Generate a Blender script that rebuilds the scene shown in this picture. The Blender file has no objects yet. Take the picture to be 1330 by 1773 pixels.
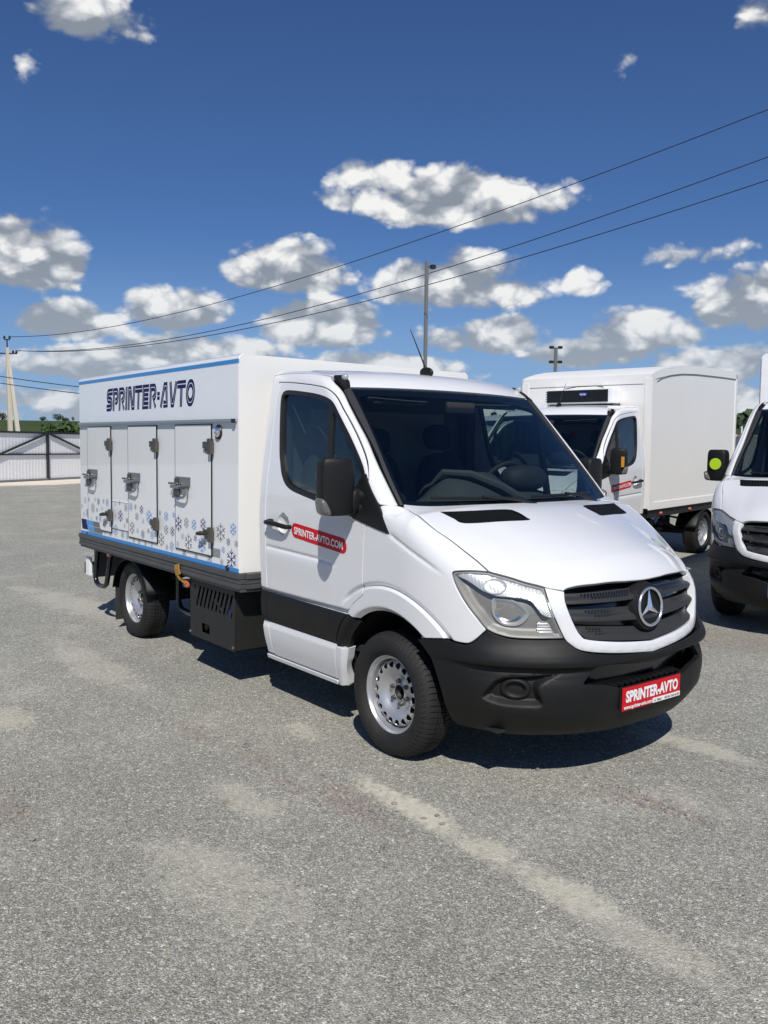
import bpy, bmesh, math, random
import numpy as np
from mathutils import Matrix, Vector
from mathutils.geometry import delaunay_2d_cdt
random.seed(7); rng = np.random.default_rng(11)
SC = bpy.context.scene
COL = SC.collection
# ------------------------------------------------------------------ camera
CAM_POS = (3.68639, -3.89425, 1.73374)
CAM_YAW, CAM_PITCH, CAM_ROLL, CAM_F = math.radians(141.87487), math.radians(4.41015), math.radians(0.74304), 1491.0
_f = Vector((math.cos(CAM_YAW)*math.cos(CAM_PITCH), math.sin(CAM_YAW)*math.cos(CAM_PITCH), -math.sin(CAM_PITCH)))
_r = _f.cross(Vector((0, 0, 1))).normalized(); _u = _r.cross(_f)
_c, _s = math.cos(CAM_ROLL), math.sin(CAM_ROLL)
_r2 = _c*_r + _s*_u; _u2 = -_s*_r + _c*_u
cam = bpy.data.cameras.new('camera'); camo = bpy.data.objects.new('camera', cam); COL.objects.link(camo)
camo.matrix_world = Matrix(((_r2.x, _u2.x, -_f.x, CAM_POS[0]), (_r2.y, _u2.y, -_f.y, CAM_POS[1]), (_r2.z, _u2.z, -_f.z, CAM_POS[2]), (0, 0, 0, 1)))
cam.sensor_fit = 'VERTICAL'; cam.sensor_height = 24.0; cam.lens = CAM_F/1773*24.0
cam.clip_start = .05; cam.clip_end = 6000
SC.camera = camo
# ------------------------------------------------------------------ light
SUN_EL, SUN_AZ = math.radians(47.0), math.radians(-36)
SUN_DIR = Vector((math.cos(SUN_EL)*math.cos(SUN_AZ), math.cos(SUN_EL)*math.sin(SUN_AZ), math.sin(SUN_EL)))
sl = bpy.data.lights.new('sun', 'SUN'); sl.energy = 4.5; sl.angle = math.radians(.53); sl.color = (1, .96, .90)
so = bpy.data.objects.new('sun', sl); COL.objects.link(so)
so.rotation_euler = SUN_DIR.to_track_quat('Z', 'Y').to_euler(); so.location = (0, 0, 30)
SC.view_settings.view_transform = 'Standard'; SC.view_settings.look = 'None'
SC.view_settings.exposure = 0.0; SC.view_settings.gamma = 1.0; SC.view_settings.use_curve_mapping = False
SC.cycles.max_bounces = 7; SC.cycles.diffuse_bounces = 3; SC.cycles.glossy_bounces = 4; SC.cycles.transparent_max_bounces = 14; SC.cycles.caustics_reflective = False; SC.cycles.caustics_refractive = False
SC.cycles.sample_clamp_indirect = 6
# ------------------------------------------------------------------ sky with cumulus clouds
W = bpy.data.worlds.new('World'); SC.world = W; W.use_nodes = True
nt = W.node_tree; nt.nodes.clear()
class NB:
    """tiny node-graph helper"""
    def __init__(s, nt): s.nt = nt
    def n(s, t, **k):
        nd = s.nt.nodes.new(t)
        for a, b in k.items(): setattr(nd, a, b)
        return nd
    def lk(s, a, b): s.nt.links.new(a, b)
    def val(s, sock, v):
        if hasattr(v, 'is_linked') or isinstance(v, bpy.types.NodeSocket): s.lk(v, sock)
        else: sock.default_value = v
    def m(s, op, a, b=None, c=None, clamp=False):
        nd = s.n('ShaderNodeMath', operation=op); nd.use_clamp = clamp
        s.val(nd.inputs[0], a)
        if b is not None: s.val(nd.inputs[1], b)
        if c is not None: s.val(nd.inputs[2], c)
        return nd.outputs[0]
    def vm(s, op, a, b=None):
        nd = s.n('ShaderNodeVectorMath', operation=op); s.val(nd.inputs[0], a)
        if b is not None: s.val(nd.inputs[1], b)
        return nd.outputs[1] if op in ('DOT_PRODUCT', 'LENGTH') else nd.outputs[0]
    def noise(s, vec, scale, detail=4, rough=.5, dist=0, dim='3D'):
        nd = s.n('ShaderNodeTexNoise', noise_dimensions=dim)
        if vec is not None: s.lk(vec, nd.inputs['Vector'])
        nd.inputs['Scale'].default_value = scale; nd.inputs['Detail'].default_value = detail
        nd.inputs['Roughness'].default_value = rough; nd.inputs['Distortion'].default_value = dist
        return nd
    def ramp(s, fac, stops, interp='LINEAR'):
        nd = s.n('ShaderNodeValToRGB'); s.lk(fac, nd.inputs[0]); cr = nd.color_ramp; cr.interpolation = interp
        while len(cr.elements) < len(stops): cr.elements.new(.5)
        for e, (p, c) in zip(cr.elements, stops):
            e.position = p; e.color = (c, c, c, 1) if isinstance(c, (int, float)) else (*c, 1)
        return nd.outputs[0]
    def mix(s, fac, a, b, mode='MIX'):
        nd = s.n('ShaderNodeMix', data_type='RGBA', blend_type=mode); s.val(nd.inputs[0], fac)
        for sock, v in ((nd.inputs[6], a), (nd.inputs[7], b)):
            if isinstance(v, tuple): sock.default_value = (*v, 1)
            else: s.lk(v, sock)
        return nd.outputs[2]
    def sstep(s, x, a, b):
        nd = s.n('ShaderNodeMapRange', interpolation_type='SMOOTHSTEP'); s.val(nd.inputs[0], x)
        s.val(nd.inputs[1], a); s.val(nd.inputs[2], b); nd.inputs[3].default_value = 0; nd.inputs[4].default_value = 1
        return nd.outputs[0]
def px_dir(u, v):
    d = _r2*((u-665)/CAM_F) + _u2*(-(v-886.5)/CAM_F) + _f; d.normalize(); return d
def build_sky():
    b = NB(nt)
    sky = b.n('ShaderNodeTexSky', sky_type='NISHITA'); sky.sun_disc = False
    sky.sun_elevation = SUN_EL; sky.sun_rotation = math.pi/2 - SUN_AZ
    sky.altitude = 200; sky.air_density = 1.0; sky.dust_density = .35; sky.ozone_density = 2.2
    tc = b.n('ShaderNodeTexCoord'); d = b.vm('NORMALIZE', tc.outputs['Generated'])
    sp = b.n('ShaderNodeSeparateXYZ'); b.lk(d, sp.inputs[0])
    az = b.m('ARCTAN2', sp.outputs[1], sp.outputs[0]); el = b.m('ARCSINE', sp.outputs[2])
    # warped lookup so that outlines billow
    ST = b.n('ShaderNodeVectorMath', operation='MULTIPLY'); b.lk(d, ST.inputs[0]); ST.inputs[1].default_value = (1, 1, 1.5)
    def puffs(vec, scale, detail):
        nd = b.n('ShaderNodeTexVoronoi', feature='F1'); b.lk(vec, nd.inputs['Vector']); nd.inputs['Scale'].default_value = scale
        nd.inputs['Detail'].default_value = detail; nd.inputs['Roughness'].default_value = .55; nd.inputs['Lacunarity'].default_value = 2.1
        return b.m('SUBTRACT', 1.0, nd.outputs['Distance'])
    wn = b.noise(ST.outputs[0], 10, 5, .55); wv = b.n('ShaderNodeVectorMath', operation='SCALE'); b.lk(b.vm('SUBTRACT', wn.outputs['Color'], (.5, .5, .5)), wv.inputs[0]); wv.inputs['Scale'].default_value = .055
    Q = b.vm('ADD', ST.outputs[0], wv.outputs[0])
    n1 = puffs(Q, 15, 2.6); n1u = puffs(b.vm('ADD', Q, (.010, -.007, .022)), 15, 1.6)
    nb_ = b.noise(ST.outputs[0], 11, 7, .58, .1).outputs[0]
    n2 = b.noise(ST.outputs[0], 48, 5, .6).outputs[0]
    # individual cumulus: centre pixel, half width, half height (pixels), weight
    blobs = [(150, 30, 105, 58, 1.0), (790, 352, 215, 66, 1.1), (655, 308, 90, 44, .95), (40, 452, 112, 82, 1.6), (500, 470, 122, 66, 1.35), (560, 570, 135, 58, 1.45),
             (795, 500, 165, 70, 1.45), (95, 558, 125, 46, 1.3), (300, 542, 112, 58, 1.35), (1220, 440, 86, 36, .75), (1290, 530, 115, 72, 1.3),
             (1110, 580, 130, 52, 1.2), (840, 588, 150, 48, 1.25), (1020, 615, 160, 40, 1.2), (1012, 490, 36, 30, .5), (1095, 84, 22, 40, .2),
             (1328, 18, 46, 42, .7), (185, 640, 180, 44, 1.25), (45, 120, 46, 34, .1), (640, 645, 220, 46, 1.25), (1240, 640, 160, 46, 1.25), (350, 612, 170, 46, 1.2), (30, 690, 190, 32, 1.0), (1300, 690, 150, 32, 1.0)]
    dens = None; hgt = None
    for (u, v, ru, rv, w) in blobs:
        q = px_dir(u, v); a0 = math.atan2(q.y, q.x); e0 = math.asin(q.z)
        da = b.m('MULTIPLY', b.m('SUBTRACT', az, a0), math.cos(e0)*CAM_F/ru)
        de = b.m('MULTIPLY', b.m('SUBTRACT', el, e0), CAM_F/rv)
        # flat base: the lower half is squashed
        dl = b.m('MULTIPLY', b.m('MINIMUM', de, 0.0), .55)
        de2 = b.m('ADD', de, dl)
        r2 = b.m('ADD', b.m('MULTIPLY', da, da), b.m('MULTIPLY', de2, de2))
        g = b.m('MULTIPLY', b.m('SUBTRACT', 1.0, r2), w)
        g = b.m('MAXIMUM', g, -2.6)
        if dens is None: dens, hgt = g, de
        else:
            isb = b.sstep(b.m('SUBTRACT', g, dens), -.45, .45)
            mixn = b.n('ShaderNodeMix', data_type='FLOAT'); b.lk(isb, mixn.inputs[0]); b.lk(hgt, mixn.inputs[2]); b.lk(de, mixn.inputs[3]); hgt = mixn.outputs[0]
            dens = b.m('MAXIMUM', dens, g)
    # the same kind of cumulus everywhere else in the sky
    n0 = b.noise(ST.outputs[0], 3.1, 3, .5).outputs[0]
    low = b.sstep(el, .62, .10)
    gen = b.m('SUBTRACT', b.m('ADD', b.m('MULTIPLY', n0, 4.2), b.m('MULTIPLY', low, .55)), 3.05)
    # inside the photographed part of the sky the clouds are the listed ones
    vd = px_dir(665, 420); inview = b.sstep(b.vm('DOT_PRODUCT', d, vd[:]), .66, .80)
    gen = b.m('SUBTRACT', gen, b.m('MULTIPLY', inview, 1.6))
    dens = b.m('MAXIMUM', dens, gen)
    # a merging bank of cloud low over the horizon, all round
    bank = b.m('MULTIPLY', b.sstep(el, .20, .03), 3.15)
    dens = b.m('MAXIMUM', dens, b.m('SUBTRACT', bank, 2.6))
    edge = b.m('ADD', b.m('MULTIPLY', b.m('SUBTRACT', nb_, .5), 4.6), b.m('ADD', b.m('MULTIPLY', b.m('SUBTRACT', n1, .52), 2.3), b.m('MULTIPLY', b.m('SUBTRACT', n2, .5), .8)))
    cov = b.m('SUBTRACT', b.m('ADD', b.m('MULTIPLY', dens, 2.1), edge), -.40)
    mask = b.sstep(cov, -.45, .75)
    # light: bright towards the sun, grey below and in thick parts
    lit = b.m('MULTIPLY', b.m('SUBTRACT', n1, n1u), 1.15)
    base = b.sstep(b.m('ADD', hgt, b.m('ADD', b.m('MULTIPLY', b.m('SUBTRACT', nb_, .5), 2.0), b.m('MULTIPLY', b.m('SUBTRACT', n1, .5), .9))), -1.25, .0)
    thick = b.sstep(cov, .5, 2.4)
    br = b.m('ADD', b.m('ADD', .42, b.m('MULTIPLY', base, .56)), lit)
    br = b.m('ADD', br, b.m('MULTIPLY', b.m('SUBTRACT', n1, .55), .45))
    br = b.m('SUBTRACT', br, b.m('MULTIPLY', b.m('MULTIPLY', thick, .20), b.m('SUBTRACT', 1.0, base)))
    br = b.m('MINIMUM', b.m('MAXIMUM', br, .10), 1.0)
    S = .10
    ccol = b.ramp(br, [(0, (.22/S, .255/S, .31/S)), (.3, (.33/S, .365/S, .42/S)), (.6, (.55/S, .575/S, .61/S)), (.82, (.76/S, .77/S, .785/S)), (1, (.93/S, .925/S, .91/S))])
    # haze towards the horizon
    hz = b.sstep(el, .24, .0)
    skyc = b.mix(b.m('MULTIPLY', hz, .74), sky.outputs[0], (.78/S, .86/S, .92/S))
    skyc = b.mix(1.0, skyc, (SKY_TINT[0], SKY_TINT[1], SKY_TINT[2]), 'MULTIPLY')
    ccol = b.mix(b.m('MULTIPLY', hz, .5), ccol, (.44/S, .52/S, .62/S))
    fin = b.mix(b.m('MULTIPLY', mask, .97), skyc, ccol)
    bg = b.n('ShaderNodeBackground'); b.lk(fin, bg.inputs[0]); bg.inputs[1].default_value = S
    out = b.n('ShaderNodeOutputWorld'); b.lk(bg.outputs[0], out.inputs[0])
SKY_TINT = (.345, .495, .745)
build_sky()
W.cycles.sampling_method = 'MANUAL'; W.cycles.sample_map_resolution = 512
# ------------------------------------------------------------------ materials
MATS = {}
def pm(name, col, rough=.5, metal=0., coat=0., var=.04, vscale=3., bump=0., bscale=300., spec=.5, dirt=None, dirt_amt=0., coat_rough=.04, rvar=.08):
    """principled material with procedural colour, roughness and relief variation"""
    m = bpy.data.materials.new(name); m.use_nodes = True; t = m.node_tree; b = NB(t)
    p = t.nodes['Principled BSDF']; tc = b.n('ShaderNodeTexCoord'); v = tc.outputs['Object']
    n = b.noise(v, vscale, 6, .6).outputs[0]
    k = b.m('ADD', b.m('MULTIPLY', b.m('SUBTRACT', n, .5), 2*var), 1.0)
    cc = b.n('ShaderNodeVectorMath', operation='SCALE'); cc.inputs[0].default_value = col; b.lk(k, cc.inputs['Scale'])
    c = cc.outputs[0]
    if dirt:
        nd = b.noise(v, 2.2, 8, .65).outputs[0]
        fac = b.m('MULTIPLY', b.sstep(nd, .45, .75), dirt_amt)
        c = b.mix(fac, c, dirt)
    b.lk(c, p.inputs['Base Color'])
    n3 = b.noise(v, vscale*3.1, 5, .6).outputs[0]
    b.lk(b.m('ADD', b.m('MULTIPLY', b.m('SUBTRACT', n3, .5), 2*rvar), rough, clamp=True), p.inputs['Roughness'])
    p.inputs['Metallic'].default_value = metal; p.inputs['Coat Weight'].default_value = coat
    p.inputs['Coat Roughness'].default_value = coat_rough; p.inputs['Specular IOR Level'].default_value = spec
    if bump:
        nb = b.noise(v, bscale, 3, .6).outputs[0]; bn = b.n('ShaderNodeBump'); bn.inputs['Strength'].default_value = bump; bn.inputs['Distance'].default_value = .002
        b.lk(nb, bn.inputs['Height']); b.lk(bn.outputs[0], p.inputs['Normal'])
    MATS[name] = m; return m
def glassmat(name, tint, refl=1.0, rough=.0):
    m = bpy.data.materials.new(name); m.use_nodes = True; t = m.node_tree; t.nodes.clear(); b = NB(t)
    tr = b.n('ShaderNodeBsdfTransparent'); gl = b.n('ShaderNodeBsdfGlossy'); gl.inputs['Roughness'].default_value = rough
    tc = b.n('ShaderNodeTexCoord'); n = b.noise(tc.outputs['Object'], 2.5, 4, .6).outputs[0]
    c = b.mix(b.m('MULTIPLY', n, .25), tuple(tint), tuple(x*.8 for x in tint)); b.lk(c, tr.inputs[0])
    ge = b.n('ShaderNodeNewGeometry'); c_ = b.m('ABSOLUTE', b.vm('DOT_PRODUCT', ge.outputs['Normal'], ge.outputs['Incoming']))
    fr = b.m('ADD', .04, b.m('MULTIPLY', .96, b.m('POWER', b.m('SUBTRACT', 1.0, c_, clamp=True), 5.0)))
    mx = b.n('ShaderNodeMixShader'); b.lk(b.m('MULTIPLY', fr, refl, clamp=True), mx.inputs[0]); b.lk(tr.outputs[0], mx.inputs[1]); b.lk(gl.outputs[0], mx.inputs[2])
    o = b.n('ShaderNodeOutputMaterial'); b.lk(mx.outputs[0], o.inputs[0]); MATS[name] = m; return m
pm('white_paint', (.725, .73, .74), .30, coat=1., var=.012, vscale=1.3, rvar=.04, dirt=(.62, .60, .56), dirt_amt=.05)
pm('box_white', (.83, .835, .84), .22, coat=1., var=.015, vscale=1.1, rvar=.04, coat_rough=.03, bump=.9, bscale=2.6)
pm('box_cream', (.80, .79, .762), .42, var=.02, vscale=1.2, dirt=(.66, .62, .52), dirt_amt=.12, bump=.05, bscale=40)
pm('black_plastic', (.0095, .0097, .010), .50, var=.2, vscale=6, bump=.35, bscale=420, rvar=.06, spec=.26, dirt=(.036, .034, .031), dirt_amt=.20)
pm('grey_plastic', (.030, .030, .031), .5, var=.12, vscale=6, bump=.2, bscale=700)
pm('gloss_black', (.008, .008, .009), .18, coat=.5, var=.1)
pm('rubber', (.028, .028, .027), .72, var=.2, vscale=5, bump=.15, bscale=400, dirt=(.12, .11, .10), dirt_amt=.25)
pm('tyre_rubber', (.017, .0168, .0165), .68, var=.25, vscale=6, bump=.2, bscale=400, spec=.3, dirt=(.07, .065, .057), dirt_amt=.22)
pm('seal_black', (.010, .010, .011), .45, var=.1)
pm('interior_dark', (.022, .024, .027), .75, var=.15)
pm('interior_grey', (.055, .060, .064), .7, var=.1)
pm('interior_light', (.20, .21, .21), .75, var=.06)
pm('seat_cloth', (.018, .019, .022), .9, var=.2, vscale=20, bump=.3, bscale=500)
pm('chassis_black', (.012, .012, .012), .6, var=.3, vscale=5, dirt=(.09, .08, .07), dirt_amt=.3)
pm('wheel_silver', (.56, .565, .575), .36, metal=.7, var=.05, vscale=4, dirt=(.30, .28, .25), dirt_amt=.25)
pm('chrome', (.78, .79, .80), .22, metal=.9, var=.04)
pm('steel', (.50, .51, .53), .30, metal=1., var=.10, vscale=9)
pm('hinge_dark', (.15, .138, .12), .38, metal=.75, var=.2, vscale=9)
pm('alu', (.62, .63, .64), .35, metal=.9, var=.06)
pm('skirt_grey', (.085, .087, .09), .42, metal=.35, var=.08, vscale=3, dirt=(.2, .19, .17), dirt_amt=.25)
pm('cabinet_black', (.013, .013, .0125), .55, var=.15, bump=.15, bscale=600)
pm('lamp_clear_grey', (.42, .43, .43), .25, metal=.15, coat=.8, var=.06)
pm('lamp_housing', (.27, .266, .258), .45, metal=.15, var=.08)
pm('lamp_chrome', (.90, .90, .90), .16, metal=1., var=.02)
pm('lamp_rib', (.78, .785, .79), .30, metal=.55, var=.05)
pm('indicator_lens', (.13, .125, .12), .2, coat=.6, var=.25, vscale=30)
pm('sign_red', (.56, .010, .017), .5, var=.03, spec=.25)
pm('sign_white', (.82, .82, .82), .4, var=.02)
pm('sign_dark', (.03, .03, .05), .5, var=.05)
pm('stripe_blue', (.025, .235, .60), .35, coat=.3, var=.02)
pm('navy', (.008, .009, .075), .55, var=.05, spec=.3)
pm('flake_blue', (.07, .30, .66), .35, var=.04)
pm('flake_navy', (.022, .030, .17), .5, var=.05, spec=.3)
pm('flake_grey', (.20, .205, .225), .4, var=.06)
pm('flake_pale', (.36, .44, .60), .4, var=.06)
pm('stripe_grey', (.13, .135, .145), .35, var=.04)
pm('amber', (.62, .27, .02), .25, coat=.8, var=.05)
pm('orange_lamp', (.55, .13, .06), .25, coat=.8, var=.05)
pm('sticker_green', (.42, .62, .02), .4, var=.02)
pm('logo_blue', (.03, .03, .25), .3, coat=.5, var=.03)
pm('plate_blue', (.02, .09, .42), .35, var=.03)
pm('wood_ochre', (.36, .19, .03), .5, coat=.2, var=.2, vscale=14)
pm('fence_white', (.84, .845, .85), .45, coat=.15, var=.03, vscale=.6, dirt=(.5, .48, .44), dirt_amt=.15)
pm('fence_frame', (.020, .021, .022), .5, var=.1)
pm('concrete_pole', (.55, .51, .42), .85, var=.10, vscale=2, bump=.3, bscale=60)
pm('mast_grey', (.22, .225, .225), .55, metal=.3, var=.1)
pm('wire_dark', (.015, .015, .017), .6, var=.05)
pm('concrete_pale', (.72, .645, .52), .9, var=.08, vscale=.5, bump=.3, bscale=30)
pm('wall_grey', (.40, .39, .37), .85, var=.10, vscale=.8, bump=.4, bscale=25)
pm('bark', (.06, .05, .04), .9, var=.2)
pm('leaf', (.032, .060, .018), .8, var=.35, vscale=.35)
pm('leaf_light', (.050, .088, .024), .8, var=.35, vscale=.3)
glassmat('windshield_glass', (.80, .855, .85), 1.1)
glassmat('side_glass', (.78, .83, .82), 1.6)
glassmat('rear_glass', (.5, .55, .55), 1.0)
glassmat('lens_glass', (.965, .965, .96), .9)
glassmat('clear_glass', (.9, .92, .93), 1.0)
# ------------------------------------------------------------------ mesh helpers
def mkmesh(name, V, F, mats, fm=None, smooth=False, normals=None):
    me = bpy.data.meshes.new(name); me.from_pydata([tuple(map(float, v)) for v in V], [], [tuple(map(int, f)) for f in F])
    for m in ([mats] if isinstance(mats, str) else mats): me.materials.append(MATS[m])
    if fm is not None: me.polygons.foreach_set('material_index', np.asarray(fm, np.int32))
    if smooth or normals is not None: me.polygons.foreach_set('use_smooth', np.ones(len(F), bool))
    me.update()
    if normals is not None: me.normals_split_custom_set_from_vertices([tuple(map(float, n)) for n in normals])
    return me
def link(name, me, parent=None, loc=None):
    o = bpy.data.objects.new(name, me); COL.objects.link(o)
    if parent is not None: o.parent = parent
    if loc is not None: o.location = loc
    return o
def tag(o, label=None, cat=None, group=None, kind=None):
    if label: o['label'] = label
    if cat: o['category'] = cat
    if group: o['group'] = group
    if kind: o['kind'] = kind
    return o
def empty(name, loc=(0, 0, 0), rz=0.):
    o = bpy.data.objects.new(name, None); COL.objects.link(o); o.location = loc; o.rotation_euler = (0, 0, rz); o.empty_display_size = .3; return o
def copy_tree(o, parent=None):
    c = o.copy(); COL.objects.link(c)
    if parent is not None: c.parent = parent
    for ch in list(o.children): copy_tree(ch, c)
    return c
class MB:
    """collects shapes into one mesh"""
    def __init__(s): s.V = []; s.F = []; s.fm = []; s.mi = 0
    def add(s, V, F):
        k = len(s.V); s.V += [tuple(map(float, v)) for v in V]; s.F += [tuple(i+k for i in f) for f in F]; s.fm += [s.mi]*len(F); return s
    def mat(s, i): s.mi = i; return s
    def box(s, c, d, bev=0., R=None):
        bm = bmesh.new(); bmesh.ops.create_cube(bm, size=1.0)
        for v in bm.verts: v.co = Vector((v.co.x*d[0], v.co.y*d[1], v.co.z*d[2]))
        if bev > 0: bmesh.ops.bevel(bm, geom=list(bm.edges), offset=min(bev, min(d)*.49), segments=2, profile=.7, affect='EDGES')
        bm.verts.ensure_lookup_table(); bm.verts.index_update()
        M_ = R if R is not None else Matrix.Identity(3); c = Vector(c)
        s.add([M_ @ v.co + c for v in bm.verts], [[v.index for v in f.verts] for f in bm.faces]); bm.free(); return s
    def span(s, a, b, bev=0.):
        return s.box([(a[i]+b[i])/2 for i in range(3)], [abs(b[i]-a[i]) for i in range(3)], bev)
    def tube(s, path, r, n=10, closed=False, caps=True):
        P = [Vector(p) for p in path]; rs = r if isinstance(r, (list, tuple)) else [r]*len(P); V = []; F = []; m = len(P)
        up = None
        for i, p in enumerate(P):
            if closed: t = P[(i+1) % m]-P[i-1]
            else: t = P[min(i+1, m-1)]-P[max(i-1, 0)]
            t.normalize()
            if up is None:
                a = Vector((0, 0, 1)) if abs(t.z) < .9 else Vector((1, 0, 0)); up = (a-t*a.dot(t)).normalized()
            else: up = (up-t*up.dot(t)).normalized()
            sd = t.cross(up)
            for k in range(n):
                a = 2*math.pi*k/n; V.append(p+(up*math.cos(a)+sd*math.sin(a))*rs[i])
        for i in range(m if closed else m-1):
            j = (i+1) % m
            for k in range(n):
                F.append((i*n+k, i*n+(k+1) % n, j*n+(k+1) % n, j*n+k))
        if caps and not closed: F.append(tuple(range(n-1, -1, -1))); F.append(tuple((m-1)*n+k for k in range(n)))
        return s.add(V, F)
    def bar(s, a, b, w, h=None, bev=0.):
        a = Vector(a); b = Vector(b); t = b-a; L = t.length; t.normalize()
        q = Vector((0, 0, 1)) if abs(t.z) < .95 else Vector((0, 1, 0)); y = q.cross(t).normalized(); z = t.cross(y)
        return s.box((a+b)/2, (L, w, h or w), bev, Matrix((t, y, z)).transposed())
    def lathe(s, prof, n=48, axis='y', c=(0, 0, 0), closed=False):
        V = []; F = []; m = len(prof)
        for k in range(n):
            a = 2*math.pi*k/n; ca, sa = math.cos(a), math.sin(a)
            for r, h in prof:
                p = (r*ca, h, r*sa) if axis == 'y' else ((h, r*ca, r*sa) if axis == 'x' else (r*ca, r*sa, h))
                V.append((p[0]+c[0], p[1]+c[1], p[2]+c[2]))
        for k in range(n):
            j = (k+1) % n
            for i in range(m if closed else m-1):
                F.append((k*m+i, j*m+i, j*m+(i+1) % m, k*m+(i+1) % m))
        return s.add(V, F)
    def prism(s, poly, a, b, plane='xz'):
        """polygon in a plane extruded between a and b along the third axis"""
        n = len(poly)
        f = {'xz': lambda p, t: (p[0], t, p[1]), 'yz': lambda p, t: (t, p[0], p[1]), 'xy': lambda p, t: (p[0], p[1], t)}[plane]
        V = [f(p, a) for p in poly]+[f(p, b) for p in poly]
        F = [tuple(range(n)), tuple(range(2*n-1, n-1, -1))]+[(i, i+n, (i+1) % n+n, (i+1) % n) for i in range(n)]
        return s.add(V, F)
    def build(s, name, mats, parent=None, smooth=False, loc=None, recalc=True, me_only=False):
        me = mkmesh(name, s.V, s.F, mats, s.fm if not isinstance(mats, str) else None)
        if recalc:
            bm = bmesh.new(); bm.from_mesh(me); bmesh.ops.recalc_face_normals(bm, faces=list(bm.faces)); bm.to_mesh(me); bm.free()
        if smooth:
            me.polygons.foreach_set('use_smooth', np.ones(len(me.polygons), bool))
            try: me.set_sharp_from_angle(angle=math.radians(38))
            except Exception: pass
        me.update()
        return me if me_only else link(name, me, parent, loc)
def superell(c, d, n=4., nu=28, nv=18, taper=None, R=None):
    """rounded block (superellipsoid)"""
    V = []; F = []
    def f(w, e): return math.copysign(abs(w)**e, w)
    for i in range(nv+1):
        v = -math.pi/2+math.pi*i/nv
        for k in range(nu):
            u = 2*math.pi*k/nu
            p = Vector((f(math.cos(v), 2/n)*f(math.cos(u), 2/n)*d[0]/2, f(math.cos(v), 2/n)*f(math.sin(u), 2/n)*d[1]/2, f(math.sin(v), 2/n)*d[2]/2))
            if taper: p = taper(p)
            if R is not None: p = R @ p
            V.append(p+Vector(c))
    for i in range(nv):
        for k in range(nu): F.append((i*nu+k, i*nu+(k+1) % nu, (i+1)*nu+(k+1) % nu, (i+1)*nu+k))
    return V, F
def text_mesh(txt, size, bold=0., ex=.0006, shear=0., sx=1.):
    cu = bpy.data.curves.new('lettering', 'FONT'); cu.body = txt; cu.size = size;  cu.offset = bold; cu.shear = shear; cu.align_x = 'CENTER'; cu.align_y = 'CENTER'; cu.resolution_u = 3
    ob = bpy.data.objects.new('lettering', cu); COL.objects.link(ob); dg = bpy.context.evaluated_depsgraph_get()
    me = ob.evaluated_get(dg).to_mesh(); V = [(v.co.x*sx, v.co.y, v.co.z) for v in me.vertices]; F = [tuple(p.vertices) for p in me.polygons]
    ob.to_mesh_clear(); bpy.data.objects.remove(ob); bpy.data.curves.remove(cu); return V, F
# ------------------------------------------------------------------ cab body as implicit surfaces (metres; x forward from the front axle, y left, z up)
def _pi(x,pts):
    # smooth monotone-ish cubic interpolation (Catmull-Rom / PCHIP style)
    X=np.array([p[0] for p in pts],float);Y=np.array([p[1] for p in pts],float)
    h=np.diff(X);d=np.diff(Y)/h;m=np.zeros_like(X)
    m[1:-1]=(d[:-1]*h[1:]+d[1:]*h[:-1])/(h[1:]+h[:-1]);m[0]=d[0];m[-1]=d[-1]
    x=np.clip(x,X[0],X[-1]);i=np.clip(np.searchsorted(X,x)-1,0,len(h)-1)
    t=(x-X[i])/h[i];t2=t*t;t3=t2*t
    return (2*t3-3*t2+1)*Y[i]+(t3-2*t2+t)*h[i]*m[i]+(-2*t3+3*t2)*Y[i+1]+(t3-t2)*h[i]*m[i+1]
WZ=[(.20,.88),(.31,.915),(.42,.948),(.55,.968),(.76,.982),(1.05,.994),(1.22,.998),(1.38,.993),(1.5,.982),(1.69,.958),(1.93,.928),(2.14,.895),(2.4,.83)]
FZ=[(.15,.93),(.25,.985),(.36,1.03),(.46,1.047),(.60,1.05),(.68,1.043),(.80,1.03),(.92,1.016),(1.04,.986),(1.10,.965),(1.3,.90)]
HX=[(-.2,1.45),(.2,1.408),(.29,1.390),(.443,1.343),(.6,1.285),(.75,1.222),(.87,1.160),(.95,1.108),(1.0,1.06),(1.1,.95)]
def smax(a,b,k):
    h=np.clip(.5+.5*(a-b)/k,0,1);return b+(a-b)*h+k*h*(1-h)
def ss(a,b,x):
    t=np.clip((x-a)/(b-a),0,1);return t*t*(3-2*t)
XS=.12
def plan(x,y,z,w,f,n=2.75,m=2.15):
    S=(np.abs(y)/w)**n+(np.maximum(0,x-XS)/(f-XS))**m
    return (np.maximum(S,1e-9)**(1/2.4)-1)*.85
def N(x,y,z):
    y=np.abs(y);w=_pi(z,WZ);f=_pi(z,FZ)
    s=plan(x,y,z,w,f)
    k=.03+.17*np.clip((x-.184)/.7,0,1.1)
    H=_pi(x,HX)-k*(y/.75)**2.2+.060*ss(.16,-.10,x)*np.clip((y-.55)/.4,0,1.2)**1.5
    return smax(s,(z-H)*.9,.10)
def xw(y,z):
    y=np.abs(y);t=(z-1.405)/.687
    return .165-.715*t-.03*t*(1-t)*-1-(.15-.05*t)*(y/.88)**2.2
def roofz(x,y):
    return 2.238-.17*np.clip((x+1.05),0,2)**1.5-(.008+.045*np.clip((x+1.3)/.7,0,1.2))*(np.abs(y)/.8)**2.5
def G(x,y,z):
    y=np.abs(y);s=y-_pi(z,WZ)
    f=(x-xw(y,z))*.72
    r=z-roofz(x,y)
    return smax(smax(s,f,.07),r,.075)
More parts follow.
